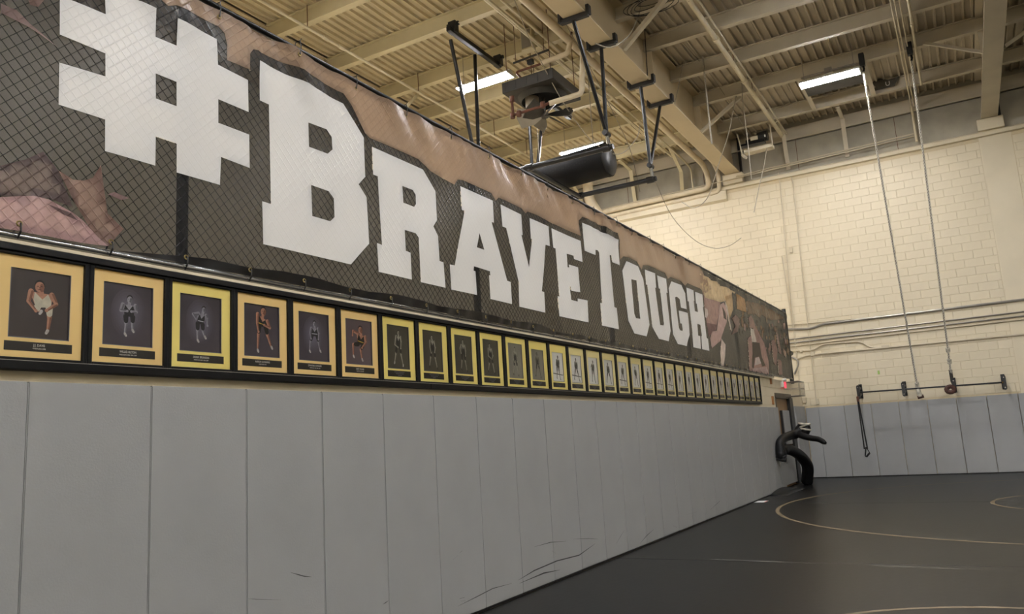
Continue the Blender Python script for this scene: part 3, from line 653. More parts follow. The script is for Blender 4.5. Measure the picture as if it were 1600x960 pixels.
mat('suit_white', (205, 200, 180), 0.5, var=0.15, scale=30); mat('suit_black', (28, 27, 25), 0.5, var=0.3, scale=30); mat('band_gold', (205, 170, 60), 0.5); mat('shoe_print', (190, 186, 182), 0.5, var=0.3, scale=60)
mat('grey_skin', (150, 148, 156), 0.5, var=0.3, scale=30); mat('grey_suit', (34, 33, 36), 0.5, var=0.3, scale=30); mat('grey_band', (200, 200, 205), 0.5); mat('grey_shade', (70, 68, 72), 0.5)
mat('old_skin', (168, 164, 150), 0.5, var=0.25, scale=30); mat('old_suit', (44, 42, 38), 0.5, var=0.3, scale=30)
mat('photo_dark', (66, 58, 58), 0.35, var=0.2, scale=4); mat('photo_violet', (78, 72, 80), 0.35, var=0.3, scale=4); mat('photo_brown', (98, 86, 90), 0.35, var=0.15, scale=4)
mat('photo_old_dark', (78, 74, 64), 0.35, var=0.25, scale=4); mat('photo_old_grey', (140, 136, 124), 0.35, var=0.25, scale=4); mat('photo_old_light', (238, 236, 230), 0.35, var=0.08, scale=4)
[mat('photo_halo_%d' % q_, (80 + 6 * q_, 74 + 6 * q_, 83 + 7 * q_), 0.4, var=0.05) for q_ in range(7)]; mat('old_mid', (120, 116, 104), 0.5, var=0.3, scale=30)
WORDS = ['first', 'second', 'third', 'fourth', 'fifth', 'sixth', 'seventh', 'eighth', 'ninth', 'tenth', 'eleventh', 'twelfth', 'thirteenth', 'fourteenth', 'fifteenth', 'sixteenth', 'seventeenth', 'eighteenth', 'nineteenth', 'twentieth']
WORDS += ['twenty-' + w for w in WORDS[:9]] + ['thirtieth'] + ['thirty-' + w for w in WORDS[:9]]
SIX = ['leftmost gold-matted colour portrait of a crouching person in a white singlet', 'gold-matted grey portrait of a person with joined fists, second from the left',
       'yellow-matted violet-grey portrait of a person with raised elbow, third from the left', 'gold-matted colour portrait of a person leaning on one knee, fourth from left',
       'gold-matted grey portrait of a person in wide stance, fifth from the left', 'gold-matted colour portrait of a person kneeling in a gold-lettered singlet']
TXT = [('J.J. DAVIS', 'WRESTLING 2008'), ('WILLIE HILTON', 'WRESTLING 2004, 2006, 2007'), ('DEREK BRUNSON', 'WRESTLING 2003, 2004, 2007'), ('AARON GUNNING', 'WRESTLING 2010'), ('DWAYNE COWARD', 'WRESTLING 2002, 2004, 2005'), ('GARY POUND', 'WRESTLING 2002, 2003')]
PITCH = 0.4392; MWID, MZ0, MZ1 = 0.392, 1.828, 2.290
fr_mesh = MB()
hw = PITCH / 2 - 0.001
fr_mesh.box((0.0, -hw, -0.014), (0.027, -MWID / 2, MZ1 - MZ0 + 0.014)).box((0.0, MWID / 2, -0.014), (0.027, hw, MZ1 - MZ0 + 0.014))
fr_mesh.box((0.0, -MWID / 2, -0.014), (0.027, MWID / 2, 0)).box((0.0, -MWID / 2, MZ1 - MZ0), (0.027, MWID / 2, MZ1 - MZ0 + 0.014))
fr_me = fr_mesh.mesh('frame', 'black_wood')
bm = bmesh.new(); bm.from_mesh(fr_me); bmesh.ops.bevel(bm, geom=[e for e in bm.edges], offset=0.003, segments=1, affect='EDGES'); bm.to_mesh(fr_me); bm.free()
gl_me = MB().add([(0, -MWID / 2, 0), (0, MWID / 2, 0), (0, MWID / 2, MZ1 - MZ0), (0, -MWID / 2, MZ1 - MZ0)], [(0, 1, 2, 3)]).mesh('glass', GLASS)
if gl_me.polygons[0].normal.x < 0: gl_me.flip_normals()
XF = XW + 0.0205
for n_ in range(33):
    k = n_ - 1; yc = 2.235 + k * PITCH + MWID / 2 + 0.012 * min(1, max(0, (6 - k) / 6))
    if n_ < 6: lb = SIX[n_]
    elif n_ < 11: lb = 'yellow-matted dark black-and-white wrestler portrait, %s frame from the left' % WORDS[n_]
    else: lb = 'yellow-matted pale black-and-white wrestler portrait, %s frame from the left' % WORDS[n_]
    t = thing('framed_portrait', (XF, yc, MZ0), lb, 'framed photo', 'framed portraits in the black display case')
    link('frame', fr_me, t, loc=(0, 0, 0))
    mcol = ('gold' if n_ in (0, 1, 3, 4, 5) else 'gold_bright') if n_ < 13 else 'gold_pale'
    W, H = (0.275, 0.316) if n_ < 6 else (0.262, 0.326)
    if n_ >= 11: W, H = 0.25, 0.30
    zb = 0.090 if n_ < 6 else 0.082
    # mat board with a window
    y0, y1, z0, z1 = -MWID / 2, MWID / 2, 0, MZ1 - MZ0; a0, a1, b0, b1 = -W / 2, W / 2, zb, zb + H
    vs_ = [(0.010, a, b) for a, b in ((y0, z0), (y1, z0), (y1, z1), (y0, z1), (a0, b0), (a1, b0), (a1, b1), (a0, b1))] + [(0.006, a, b) for a, b in ((a0, b0), (a1, b0), (a1, b1), (a0, b1))]
    mb = MB().add(vs_, [(0, 1, 5, 4), (1, 2, 6, 5), (2, 3, 7, 6), (3, 0, 4, 7)]); mb.cur = 1
    mb.add(vs_, [(4, 5, 9, 8), (5, 6, 10, 9), (6, 7, 11, 10), (7, 4, 8, 11)])
    mb.build('mat_board', [mcol, 'ink_white'], t, loc=(0, 0, 0))
    # silver liner
    e = 0.004; MB().box((0.005, a0, b0), (0.0088, a0 + e, b1)).box((0.005, a1 - e, b0), (0.0088, a1, b1)).box((0.005, a0, b0), (0.0088, a1, b0 + e)).build('liner', 'liner', t, loc=(0, 0, 0))
    # photograph
    if n_ < 6: J = POSES[n_]
    else: J = generic(n_)
    J = mids(dict(J))
    if n_ in (0, 3, 5): roles = dict(bg={0: 'photo_dark', 3: 'photo_violet', 5: 'photo_brown'}[n_], skin='skin_print', skin2='skin_dark', hair='hair_print', shade='shade_print', suit='suit_white' if n_ == 0 else 'suit_black', band='band_gold', shoe='shoe_print')
    elif n_ < 6: roles = dict(bg='photo_violet', skin='grey_skin', skin2='grey_dark', hair='hair_print', shade='grey_shade', suit='grey_suit', band='grey_band', shoe='shoe_print')
    elif n_ < 11: roles = dict(bg='photo_old_dark' if n_ < 10 else 'photo_old_grey', skin='old_skin', skin2='old_dark', hair='hair_print', shade='grey_shade', suit='old_suit', band='grey_band', shoe='shoe_print' if n_ == 6 else 'old_suit')
    else: roles = dict(bg='photo_old_grey' if n_ == 11 else 'photo_old_light', skin='old_mid', skin2='old_deep', hair='hair_print', shade='grey_shade', suit='old_suit', band='grey_band', shoe='old_suit')
    ml = []; mb = MB()
    def role(m_):
        if m_ not in ml: ml.append(m_)
        mb.cur = ml.index(m_)
    role(roles['bg']); mb.add([(0.002, a0 - 0.004, b0 - 0.004), (0.002, a1 + 0.004, b0 - 0.004), (0.002, a1 + 0.004, b1 + 0.004), (0.002, a0 - 0.004, b1 + 0.004)], [(0, 1, 2, 3)])
    if n_ in (1, 2, 4):
        for q_ in range(7):
            role('photo_halo_%d' % q_); k_ = 1 - q_ / 8; mb.add([(0.00205 + 0.00003 * q_, a0 + H * p_[0], b0 + H * p_[1]) for p_ in disc((.44, .54), .30 * k_, .40 * k_, 24)], [tuple(range(24))])
    if n_ in (12, 13, 16, 18, 19, 20):
        role('old_suit'); mb.add([(0.0021, a0 + 0.02, b0 + H * .26), (0.0021, a1 - 0.01, b0 + H * .22), (0.0021, a1 - 0.01, b0 + H * .25), (0.0021, a0 + 0.02, b0 + H * .29)], [(0, 1, 2, 3)])
    sc = 1.15 if n_ in (0, 3, 5) else 1.0
    asp = W / H / 0.87
    for i, (c_, pts) in enumerate(figure(J, sc)):
        role(roles[c_]); mb.add([(0.0023 + 0.00008 * i, a0 + H * asp * p_[0], b0 + H * p_[1]) for p_ in pts], [tuple(range(len(pts)))])
    me = bpy.data.meshes.new('photograph'); me.from_pydata(mb.v, [], mb.f)
    for m_ in ml: me.materials.append(MATS[m_])
    me.polygons.foreach_set('material_index', mb.m); link('photograph', me, t, loc=(0, 0, 0))
    # name plate
    pw, ph = (0.304, 0.042) if n_ < 6 else (0.27, 0.045); pz = 0.052 if n_ < 6 else 0.046
    pl = MB().box((0.008, -pw / 2, pz - ph / 2), (0.0112, pw / 2, pz + ph / 2)).build('name_plate', 'plate', t, loc=(0, 0, 0))
    if n_ < 6:
        for body, sz, dz, sx in ((TXT[n_][0], 0.016, 0.007, 0.82), (TXT[n_][1], 0.0092, -0.008, 0.82)):
            o = link('lettering', text_mesh(body, sz, 'ink_white', sx=sx), pl, loc=(0.0115, 0, pz + dz)); o.rotation_euler = (math.pi / 2, 0, math.pi / 2)
    else:
        rnd = random.Random(n_); mb = MB()
        for dz, wd in ((0.012, 0.12), (0.0, 0.085), (-0.012, 0.035)):
            y = -wd / 2
            while y < wd / 2:
                l = rnd.uniform(0.005, 0.011); mb.box((0.0112, y, pz + dz - 0.003), (0.0115, y + l, pz + dz + 0.003)); y += l + 0.003
        mb.build('lettering', 'liner', pl, loc=(0, 0, 0))
    link('glass', gl_me, t, loc=(0.019, 0, 0))

# ================================================================== CEILING THINGS
def light(x, y, z, label, rods=True, tubes='tube_glow'):
    t = thing('ceiling_light', (x, y, z), label, 'ceiling light', 'fluorescent strip lights under the roof')
    MB().box((-0.6, -0.06, 0.03), (0.6, 0.06, 0.085)).build('housing', 'fixture', t, loc=(0, 0, 0), bevel=0.006)
    MB().extr([(-0.155, 0.0), (-0.15, -0.002), (-0.06, 0.034), (0.06, 0.034), (0.15, -0.002), (0.155, 0.0), (0.065, 0.042), (-0.065, 0.042)], 'x', -0.61, 0.61).build('reflector', 'fixture', t, loc=(0, 0, 0))
    for dy in (-0.12, -0.04, 0.04, 0.12):
        MB().tube([(-0.585, dy, -0.008), (0.585, dy, -0.008)], 0.016, 8).build('tube', tubes, t, True, loc=(0, 0, 0))
    for s in (-1, 1):
        MB().box((s * 0.61, -0.165, -0.03), (s * 0.59, 0.165, 0.035)).build('end_cap', 'fixture', t, loc=(0, 0, 0))
        if rods: MB().tube([(s * 0.5, 0, 0.08), (s * 0.5, 0, DECK - z)], 0.006, 5).build('hanger_rod', 'conduit_grey', t, loc=(0, 0, 0))
    return t
light(-3.87, 12.60, 8.40, 'bright strip light between the two thin black posts and the heater', tubes='tube_boost_low')
light(-3.87, 17.22, 8.40, 'strip light showing just above the black cylindrical duct', tubes='tube_boost_high')
light(1.95, 17.06, 8.50, 'strip light beside the top of the left climbing rope', tubes='tube_boost_high')
OUT = [(-3.87, 8.0, 'upper gallery above the large hash sign'), (-3.87, 3.4, 'upper gallery at the start of the banner'), (-3.87, -1.2, 'upper gallery behind the camera')]
for row, x in (('right bay beside the girder', 1.95), ('second bay, added inner row', 6.8), ('second bay, added outer row', 9.0), ('third bay, added inner row', 12.2), ('third bay, added outer row', 14.8)):
    for y, w in ((12.4, 'level with the mat circle'), (7.8, 'half way along the mats'), (3.2, 'level with the camera'), (-1.4, 'just behind the camera'), (-6.0, 'far behind the camera')): 
        if not (y > 12 and x > 6): OUT.append((x, y, row + ' ' + w))
for x, y, w in OUT: light(x, y, 8.45, 'unseen strip light in the ' + w)  # unseen fixtures added for light, the outer bays for the left wall
# bracket channel and metal tray around the visible light of the right bay
t = thing('light_bracket', (1.95, 17.5, 8.6), 'grey metal tray and channels behind the right strip light', 'bracket')
for x in (1.30, 2.62): MB().bar(Vector((x, 17.40, 8.84)), Vector((x, 19.5, 8.82)), 0.10, 0.03).build('channel', 'steel_grey', t)
MB().box((1.34, 17.45, 8.72), (2.56, 18.3, 8.735)).build('tray', 'heater_grey', t)
MB().tube([(1.4, 17.3, 8.78), (2.5, 17.3, 8.78)], 0.02, 8).box((1.85, 17.25, 8.72), (2.0, 17.36, 8.84)).build('conduit', 'conduit_grey', t)

def pipe(name, pts, r, m, label, cat='pipe', n=12, group=None, fittings=()):
    base_ = Vector(pts[0]); t = thing(name, base_, label, cat, group)
    MB().tube(pts, r, n).build('run', m, t, True)
    for i, (p, ax, l, rr) in enumerate(fittings):
        d_ = {'x': Vector((1, 0, 0)), 'y': Vector((0, 1, 0)), 'z': Vector((0, 0, 1))}[ax]; p = Vector(p); MB().tube([p - d_ * l / 2, p + d_ * l / 2], rr, n).build('coupling', m, t, True)
    return t
def bend(pts, r=0.12, n=5):     # round the corners of a polyline
    pts = [Vector(p) for p in pts]; out = [pts[0]]
    for a, b, c in zip(pts, pts[1:], pts[2:]):
        u = (a - b).normalized(); w = (c - b).normalized(); rr = min(r, (a - b).length * 0.45, (c - b).length * 0.45); p, q = b + u * rr, b + w * rr
        for i in range(n + 1): k = i / n; out.append(p * (1 - k) ** 2 + b * 2 * k * (1 - k) + q * k * k)
    out.append(pts[-1]); return out
pipe('insulated_pipe', bend([(-1.77, Y0 + 0.1, 8.40), (-1.77, 20.3, 8.40), (-1.77, 20.72, 8.2), (-1.77, 20.72, 7.84), (-6.6, 20.72, 7.76)], 0.16), 0.072, 'insulation', 'thicker cream insulated pipe beside the girder, turning along the back wall', fittings=[((-1.77, 14.6, 8.4), 'y', 0.05, 0.08), ((-1.77, 20.72, 8.0), 'z', 0.1, 0.078)])
pipe('insulated_pipe', bend([(-1.50, Y0 + 0.1, 8.42), (-1.50, 20.35, 8.42), (-1.50, 20.76, 8.25), (-1.50, 20.76, 7.70), (-1.9, 20.78, 7.68), (-6.6, 20.78, 7.62)], 0.14), 0.058, 'insulation', 'cream insulated pipe running closest to the girder', fittings=[((-1.50, 16.0, 8.42), 'y', 0.06, 0.066)])
def along(u0, v0, z, r, m, name, label, y1=19.6, n=10, y0=2.0, fit=(), cat='pipe'):
    x = PZ(u0, v0, z).x; t_ = pipe(name, [(x, y0, z), (x, y1, z)], r, m, label, cat, n, fittings=[((x, f, z), 'y', 0.12, r * 1.35) for f in fit])
    if name == 'sprinkler_pipe':
        for yy_ in (9.45, 12.68, 15.76, 17.39): MB().tube([(x, yy_, z - r), (x, yy_, DECK - 0.01)], 0.008, 5).build('hanger_rod', 'rust', t_)
    return t_
along(567, 94, 8.70, 0.028, 'pipe_cream', 'sprinkler_pipe', 'thin cream sprinkler pipe under the joists above the banner', fit=(9.9, 10.3))
along(830, 60, 8.72, 0.03, 'pipe_cream', 'conduit_pipe', 'cream conduit passing left of the heater', fit=(11.6,))
along(880, 100, 8.55, 0.022, 'pipe_cream', 'conduit_pipe', 'slim cream conduit between heater and insulated pipes')
along(1160, 122, 8.76, 0.05, 'pipe_cream', 'sprinkler_pipe', 'cream sprinkler main under the joists right of the girder', y1=20.6, fit=(14.4, 16.6))
along(1200, 165, 8.80, 0.02, 'conduit', 'conduit_pipe', 'thin conduit beside the sprinkler main right of the girder', y1=20.6)
for u, v, r, z, yl, lb in ((1391, 0, 0.016, 8.80, 20.7, 'left conduit of the bundle near the climbing ropes'), (1397, 0, 0.012, 8.79, 20.7, 'second conduit of the bundle near the climbing ropes'), (1405, 0, 0.012, 8.80, 20.7, 'third conduit of the bundle near the climbing ropes'), (1419, 0, 0.026, 8.78, 19.4, 'thick short pipe just right of the rope conduits')):
    along(u, v, z, r, 'pipe_cream', 'conduit_pipe', lb, y1=yl, fit=(16.2,))
a = PZ(1403, 0, 8.8).x
pipe('conduit_pipe', [(a - 0.12, 20.72, 8.82), (a - 0.12, 20.76, 7.9)], 0.03, 'pipe_cream', 'short vertical conduit dropping to the ledge behind the ropes')
pipe('conduit_pipe', [PY(1150, 276, 20.74), PY(1428, 209, 20.74)], 0.018, 'conduit', 'upper of two thin conduits over the wall ledge')
pipe('conduit_pipe', [PY(930, 330, 20.70), PY(1428, 213, 20.70)], 0.014, 'conduit', 'lower of two thin conduits over the wall ledge')
pipe('conduit_pipe', bend([(PZ(1015, 150, 8.7).x - 0.7, 8, 8.7), (PZ(1015, 150, 8.7).x - 0.7, 20.3, 8.7), (PZ(1015, 150, 8.7).x - 0.6, 20.75, 8.5), (PZ(1015, 150, 8.7).x - 0.6, 20.78, 7.8)], 0.1), 0.026, 'pipe_cream', 'cream conduit turning down the gallery back wall beside the insulated pipes')
pipe('drain_pipe', bend([PY(918, 285, 20.4), PY(920, 312, 20.4), PY(935, 335, 20.6)], 0.2), 0.15, 'insulation', 'fat cream pipe elbow above the banner by the back wall', n=16)

# ---- heater with fan
hx0, hx1, hy0, hy1, hz0, hz1 = -3.17, -2.10, 12.02, 13.2, 7.74, 7.95
t = thing('unit_heater', (-2.63, 12.6, 7.4), 'dark grey ceiling unit heater with fan and rusty pipes', 'heater')
hc = Vector(((hx0 + hx1) / 2, (hy0 + hy1) / 2, 0))
MB().box((hx0, hy0, hz0), (hx1, hy1, hz1)).build('casing', 'heater_grey', t, bevel=0.012)
mb = MB()
for s in range(5): mb.box((hx0 + 0.05 + s * 0.23, hy0 - 0.006, hz0 + 0.02), (hx0 + 0.07 + s * 0.23, hy0 + 0.01, hz1 - 0.02))
mb.build('casing_rib', 'heater_grey', t)
def cone(c, r0, r1, z0, z1, n=28):
    vs_ = [(c.x + r * math.cos(2 * math.pi * i / n), c.y + r * math.sin(2 * math.pi * i / n), z) for r, z in ((r0, z0), (r1, z1)) for i in range(n)]
    return MB().add(vs_, [(i, (i + 1) % n, n + (i + 1) % n, n + i) for i in range(n)])
cone(hc, 0.47, 0.40, hz0, hz0 - 0.09).build('fan_ring', 'heater_grey', t, True)
cone(hc, 0.40, 0.38, hz0 - 0.09, hz0 + 0.0).build('fan_throat', 'black_paint', t, True)
MB().tube([(hc.x, hc.y, hz0 + 0.005), (hc.x, hc.y, hz0 - 0.01)], 0.38, 28).build('coil', 'hole', t)
mo = Vector((hc.x - 0.16, hc.y - 0.12, hz0 - 0.12))
MB().tube([mo + Vector((0, 0, 0.1)), mo + Vector((0.0, 0, -0.1))], 0.13, 18).build('motor', 'motor_tan', t, True)
fc = Vector((hc.x + 0.02, hc.y + 0.02, hz0 - 0.36))
MB().tube([(fc.x, fc.y, hz0), (fc.x, fc.y, fc.z - 0.05)], 0.025, 8).build('shaft', 'fan_grey', t, True)
MB().tube([fc + Vector((0, 0, 0.04)), fc - Vector((0, 0, 0.05))], 0.07, 14).build('hub', 'fan_grey', t, True)
for k in range(6):
    a = 2 * math.pi * k / 6 + 0.35; d_ = Vector((math.cos(a), math.sin(a), 0)); s = Vector((-d_.y, d_.x, 0)); up = Vector((0, 0, 1))
    sw = (s * 0.75 + up * 0.66); pts = [fc + d_ * 0.05 - sw * 0.05, fc + d_ * 0.22 - sw * 0.17, fc + d_ * 0.48 - sw * 0.22, fc + d_ * 0.54, fc + d_ * 0.50 + sw * 0.20, fc + d_ * 0.22 + sw * 0.15, fc + d_ * 0.05 + sw * 0.05]
    nrm = d_.cross(sw).normalized() * 0.004
    vs_ = [p - nrm for p in pts] + [p + nrm for p in pts]; q = len(pts)
    MB().add(vs_, [tuple(range(q)), tuple(range(2 * q - 1, q - 1, -1))] + [(i, q + i, q + (i + 1) % q, (i + 1) % q) for i in range(q)]).build('fan_blade', 'fan_grey' if k != 3 else 'conduit_grey', t)  # one blade given a paler metal to look caught by the light
for x, y in ((hx0 + 0.08, hy0 + 0.08), (hx1 - 0.08, hy0 + 0.08), (hx0 + 0.08, hy1 - 0.08), (hx1 - 0.08, hy1 - 0.08)):
    MB().tube([(x, y, hz1), (x, y, DECK)], 0.008, 5).build('hanger_rod', 'rust', t)
yp = hy0 - 0.05
MB().tube(bend([PY(799, 152, yp), PY(802, 180, yp), PY(850, 165, yp + 0.2), PY(860, 160, yp + 0.25)], 0.05), 0.026, 8).build('return_pipe', 'rust', t, True)
for p in ((800, 155), (801, 181), (811, 178), (848, 164)): q = PY(*p, yp); MB().tube([q - Vector((0, 0, 0.05)), q + Vector((0, 0, 0.05))], 0.045, 10).build('fitting', 'rust', t, True)
MB().tube(bend([PY(858, 162, yp + 0.25), PY(909, 146, yp + 0.5), PY(911, 60, yp + 0.5), (PY(911, 60, yp + 0.5).x, 12.9, 8.4)], 0.08), 0.05, 12).build('lagged_pipe', 'insulation', t, True)
MB().tube(bend([PY(814, 122, 12.1), PY(806, 113, 12.1), PY(845, 100, 12.1), PY(890, 82, 12.1), PY(893, 50, 12.1)], 0.06), 0.022, 8).build('supply_pipe', 'rust', t, True)
MB().tube(bend([PY(846, 99, 12.1), PY(888, 83, 12.1), PY(892, 55, 12.1), (-1.77, 12.1, 8.40)], 0.08), 0.048, 12).build('lagged_pipe', 'insulation', t, True)
q = PY(829, 98, 12.1); MB().box(q - Vector((0.06, 0.04, 0.03)), q + Vector((0.06, 0.04, 0.06))).build('valve', 'black_paint', t, bevel=0.01)
MB().bar(PY(802, 99, 12.2), PY(857, 78, 12.2), 0.03, 0.03).build('cross_bar', 'heater_grey', t)
for u in (806, 850): q = PY(u, 98 if u == 806 else 81, 12.2); MB().tube([q, (q.x, q.y, DECK)], 0.006, 5).build('hanger_rod', 'rust', t)
t = thing('control_box', PY(825, 62, 12.5), 'small tan metal box hung from the joist above the heater', 'box')
q = PY(824, 62, 12.5); MB().box(q - Vector((0.12, 0.06, 0.22)), q + Vector((0.12, 0.10, 0.2))).build('body', 'steel_cream', t, bevel=0.008)
MB().box(q - Vector((0.10, 0.066, 0.19)), q + Vector((0.10, -0.05, 0.17))).build('cover', 'conduit_grey', t)

# ---- folded ceiling frame of black pipes
t = thing('ceiling_frame', (-2.4, 13.1, 6.2), 'black pipe frame of a folded backstop hung from girder and joists', 'hanging frame')
YA, YBB, ZF = 12.06, 14.2, 6.2
MB().tube([(-3.75, YA, ZF), (-1.08, YA, ZF)], 0.05, 12).build('cross_pipe', 'black_metal', t, True)
MB().tube([(-3.75, YBB, ZF), (-1.08, YBB, ZF)], 0.05, 12).build('cross_pipe', 'black_metal', t, True)
MB().tube([(-2.72, YA - 0.05, ZF - 0.02), (-2.72, YBB + 0.05, ZF - 0.02)], 0.045, 10).build('side_pipe', 'black_metal', t, True)
MB().tube([(-3.6, YA - 0.05, ZF), (-3.6, YBB + 0.05, ZF)], 0.045, 10).build('side_pipe', 'black_metal', t, True)
for x, y in ((-2.72, YA), (-2.72, YBB), (-1.2, YA), (-1.2, YBB)): MB().tube([(x - 0.07, y, ZF), (x + 0.07, y, ZF)], 0.068, 12).build('collar', 'black_metal', t, True)
def hanger(top_a, top_b, joint, bar):
    for q in (top_a, top_b): MB().tube([q, joint], 0.035, 8).build('hanger_post', 'black_metal', t, True)
    MB().tube([joint, bar], 0.035, 8).build('drop_link', 'silver', t, True)
    MB().tube([Vector(joint) - Vector((0, 0.09, 0)), Vector(joint) + Vector((0, 0.09, 0))], 0.05, 8).build('joint_bolt', 'black_metal', t, True)
def clamp(x, y, z, w):
    mb = MB().box((x - w, y - 0.04, z - 0.09), (x + w, y + 0.04, z - 0.005))
    for s in (-1, 1): mb.box((x + s * w - 0.03, y - 0.055, z - 0.06), (x + s * w + 0.03, y + 0.055, z + 0.10))
    mb.build('girder_clamp', 'black_paint', t, bevel=0.008)
for y in (10.95, 12.07, 13.98, 15.09): clamp(-1.13, y, 8.12, 0.25)
hanger((-1.15, 10.95, 8.03), (-1.15, 12.07, 8.03), (-1.15, 11.98, 6.42), (-1.15, YA, ZF))
hanger((-1.15, 13.98, 8.03), (-1.15, 15.09, 8.03), (-1.15, 14.13, 6.45), (-1.15, YBB, ZF))
MB().bar((-3.6, 10.95, 8.72), (-3.6, 12.75, 8.72), 0.09, 0.09).build('top_beam', 'black_metal', t, bevel=0.01)
MB().bar((-3.6, 13.9, 8.72), (-3.6, 15.95, 8.72), 0.09, 0.09).build('top_beam', 'black_metal', t, bevel=0.01)
for y in (11.12, 12.7, 14.22, 15.85):
    MB().box((-3.68, y - 0.06, 8.70), (-3.52, y + 0.06, 8.92)).box((-3.73, y - 0.03, 8.84), (-3.47, y + 0.03, 8.90)).build('joist_clamp', 'black_paint', t, bevel=0.008)
for (u0, v0), (u1, v1) in (((704, 62), (740, 236)), ((742, 86), (748, 238))):
    a = PX(u0, v0, -3.6); b = PX(u1, v1, -3.6); d_ = b - a; MB().tube([a, a + d_ * 1.12], 0.035, 8).build('hanger_post', 'black_metal', t, True)
for (u0, v0), (u1, v1) in (((827, 190), (832, 270)), ((848, 178), (839, 270))):
    a = PX(u0, v0, -3.6); b = PX(u1, v1, -3.6); d_ = b - a; k = (8.72 - b.z) / (a.z - b.z); MB().tube([b + (a - b) * k, b], 0.035, 8).build('hanger_post', 'black_metal', t, True)

# ---- black round duct
t = thing('round_duct', (-3, 14.6, 7.0), 'black cylindrical air duct with a row of small holes', 'duct')
dr, dl, rad_ = PX(955, 248, -1.85), PX(826, 285, -3.75), 0.335
ax_ = (dr - dl).normalized(); sd_ = ax_.cross(Vector((0, 0, 1))).normalized(); up_ = sd_.cross(ax_)      # sd_ points to the camera side
MB().tube([dl, dr - ax_ * 0.1], rad_, 36, cap=False).build('shell', 'duct_black', t, True)
MB().tube([dr - ax_ * 0.13, dr - ax_ * 0.06], rad_ * 1.025, 36, cap=False).build('end_band', 'duct_black', t, True)
MB().tube([dr + ax_ * k for k in (-0.1, -0.04, 0.0, 0.015, 0.02)], rad_, 36, rs=[rad_, rad_ * 0.97, rad_ * 0.8, rad_ * 0.4, rad_ * 0.02]).build('end_cap', 'black_paint', t, True)
mb = MB()
for k in range(30):
    a = math.radians(-6 + (2.5 if k % 2 else -2.5)); d_ = sd_ * math.cos(a) + up_ * math.sin(a); c_ = dr - ax_ * (0.3 + 0.06 * k) + d_ * rad_
    mb.tube([c_ - d_ * 0.01, c_ + d_ * 0.002], 0.013, 6)
mb.build('nozzle_row', 'hole', t)
for k in (0.35, 1.6): q = dr - ax_ * k; MB().tube([q + up_ * rad_, (q.x, q.y, DECK)], 0.008, 5).build('hanger_wire', 'wire', t)

# ---- hoist in its white bracket
t = thing('hoist', PY(1180, 235, 19.3), 'black winch in a cream steel bracket near the back wall corner', 'hoist')
A = [PY(u, v, 19.25) for u, v in ((1152, 210), (1160, 242), (1207, 228), (1203, 196))]
MB().bar(A[0], A[1], 0.07, 0.02).build('bracket_arm', 'steel_grey', t); MB().bar(A[3], A[2], 0.09, 0.02).build('bracket_arm', 'steel_grey', t)
MB().bar(A[1] + Vector((0.05, 0.1, 0.06)), A[2] + Vector((0, 0.1, 0.02)), 0.25, 0.08).build('bracket_shelf', 'steel_grey', t)
MB().bar(A[1], A[1] + Vector((0.10, -0.1, -0.14)), 0.06, 0.05).build('bracket_foot', 'steel_grey', t)
q = PY(1193, 213, 19.4); MB().tube([q - Vector((0.14, 0, 0.0)), q + Vector((0.10, 0, 0))], 0.13, 16).build('motor', 'black_paint', t, True)
q = PY(1176, 221, 19.4); MB().tube([q - Vector((0.16, 0, 0)), q + Vector((0.18, 0, 0))], 0.07, 12).box(q - Vector((0.3, 0.1, 0.1)), q + Vector((0.3, 0.1, -0.05))).build('drum', 'black_metal', t, True)
q = PY(1178, 216, 19.25); MB().box(q - Vector((0.09, 0.01, 0.05)), q + Vector((0.09, 0.01, 0.05))).build('name_plate', 'conduit', t)
q = PY(1195, 212, 19.26); MB().box(q - Vector((0.015, 0.01, 0.03)), q + Vector((0.015, 0.01, 0.03))).build('tag', 'white_plastic', t)
# ---- hanging cables and chains
def cable(pts, r, m, label, cat='cable', name='hanging_cable'):
    P = smooth_path(pts); o = MB().tube(P, r, 5).build(name, m, None, True); return tag(o, label, cat)
cable([PX(1000, 0, -0.6), PX(999, 20, -0.6), PX(985, 52, -0.6), PX(965, 70, -0.6), PX(950, 74, -0.7), PX(930, 68, -0.8)], 0.010, 'rope', 'white cord looping under the second girder clamp')
cable([PX(866, 0, -1.35), PX(880, 30, -1.35), PX(905, 75, -1.5), PX(935, 130, -1.6), PX(960, 180, -1.6), PX(985, 235, -1.6), PX(1000, 300, -1.6)], 0.006, 'wire', 'thin dark wire passing the right side of the heater')
cable([PX(804, 0, -2.2), PX(825, 55, -2.2), PX(850, 105, -2.2), PX(880, 160, -2.2), PX(915, 210, -2.1), PX(935, 228, -1.9), PX(955, 240, -1.85), PX(975, 238, -1.75), PX(995, 215, -1.7), PX(1000, 195, -1.6)], 0.009, 'rope', 'pale cord crossing the heater and drooping over the duct end')
cable([PY(1093, 35, 15.8), PY(1098, 90, 15.8), PY(1105, 160, 15.8), PY(1112, 225, 15.8)], 0.018, 'rope', 'pale chain hanging in front of the girder end', 'chain', 'hanging_chain')
cable([PY(1006, 20, 13.9), PY(1008, 60, 13.9), PY(1012, 124, 13.9)], 0.010, 'rope_dark', 'short dull chain beside the third girder clamp', 'chain', 'hanging_chain')
cable([PY(1157, 75, 17.4), PY(1160, 150, 17.4), PY(1168, 220, 17.4), PY(1174, 280, 17.4)], 0.010, 'rope', 'pale cord hanging in front of the hoist')
cable([PY(1198, 232, 19.2), PY(1193, 262, 19.2), PY(1186, 292, 19.2), PY(1178, 332, 19.2)], 0.010, 'rope', 'white cord dropping from the hoist')
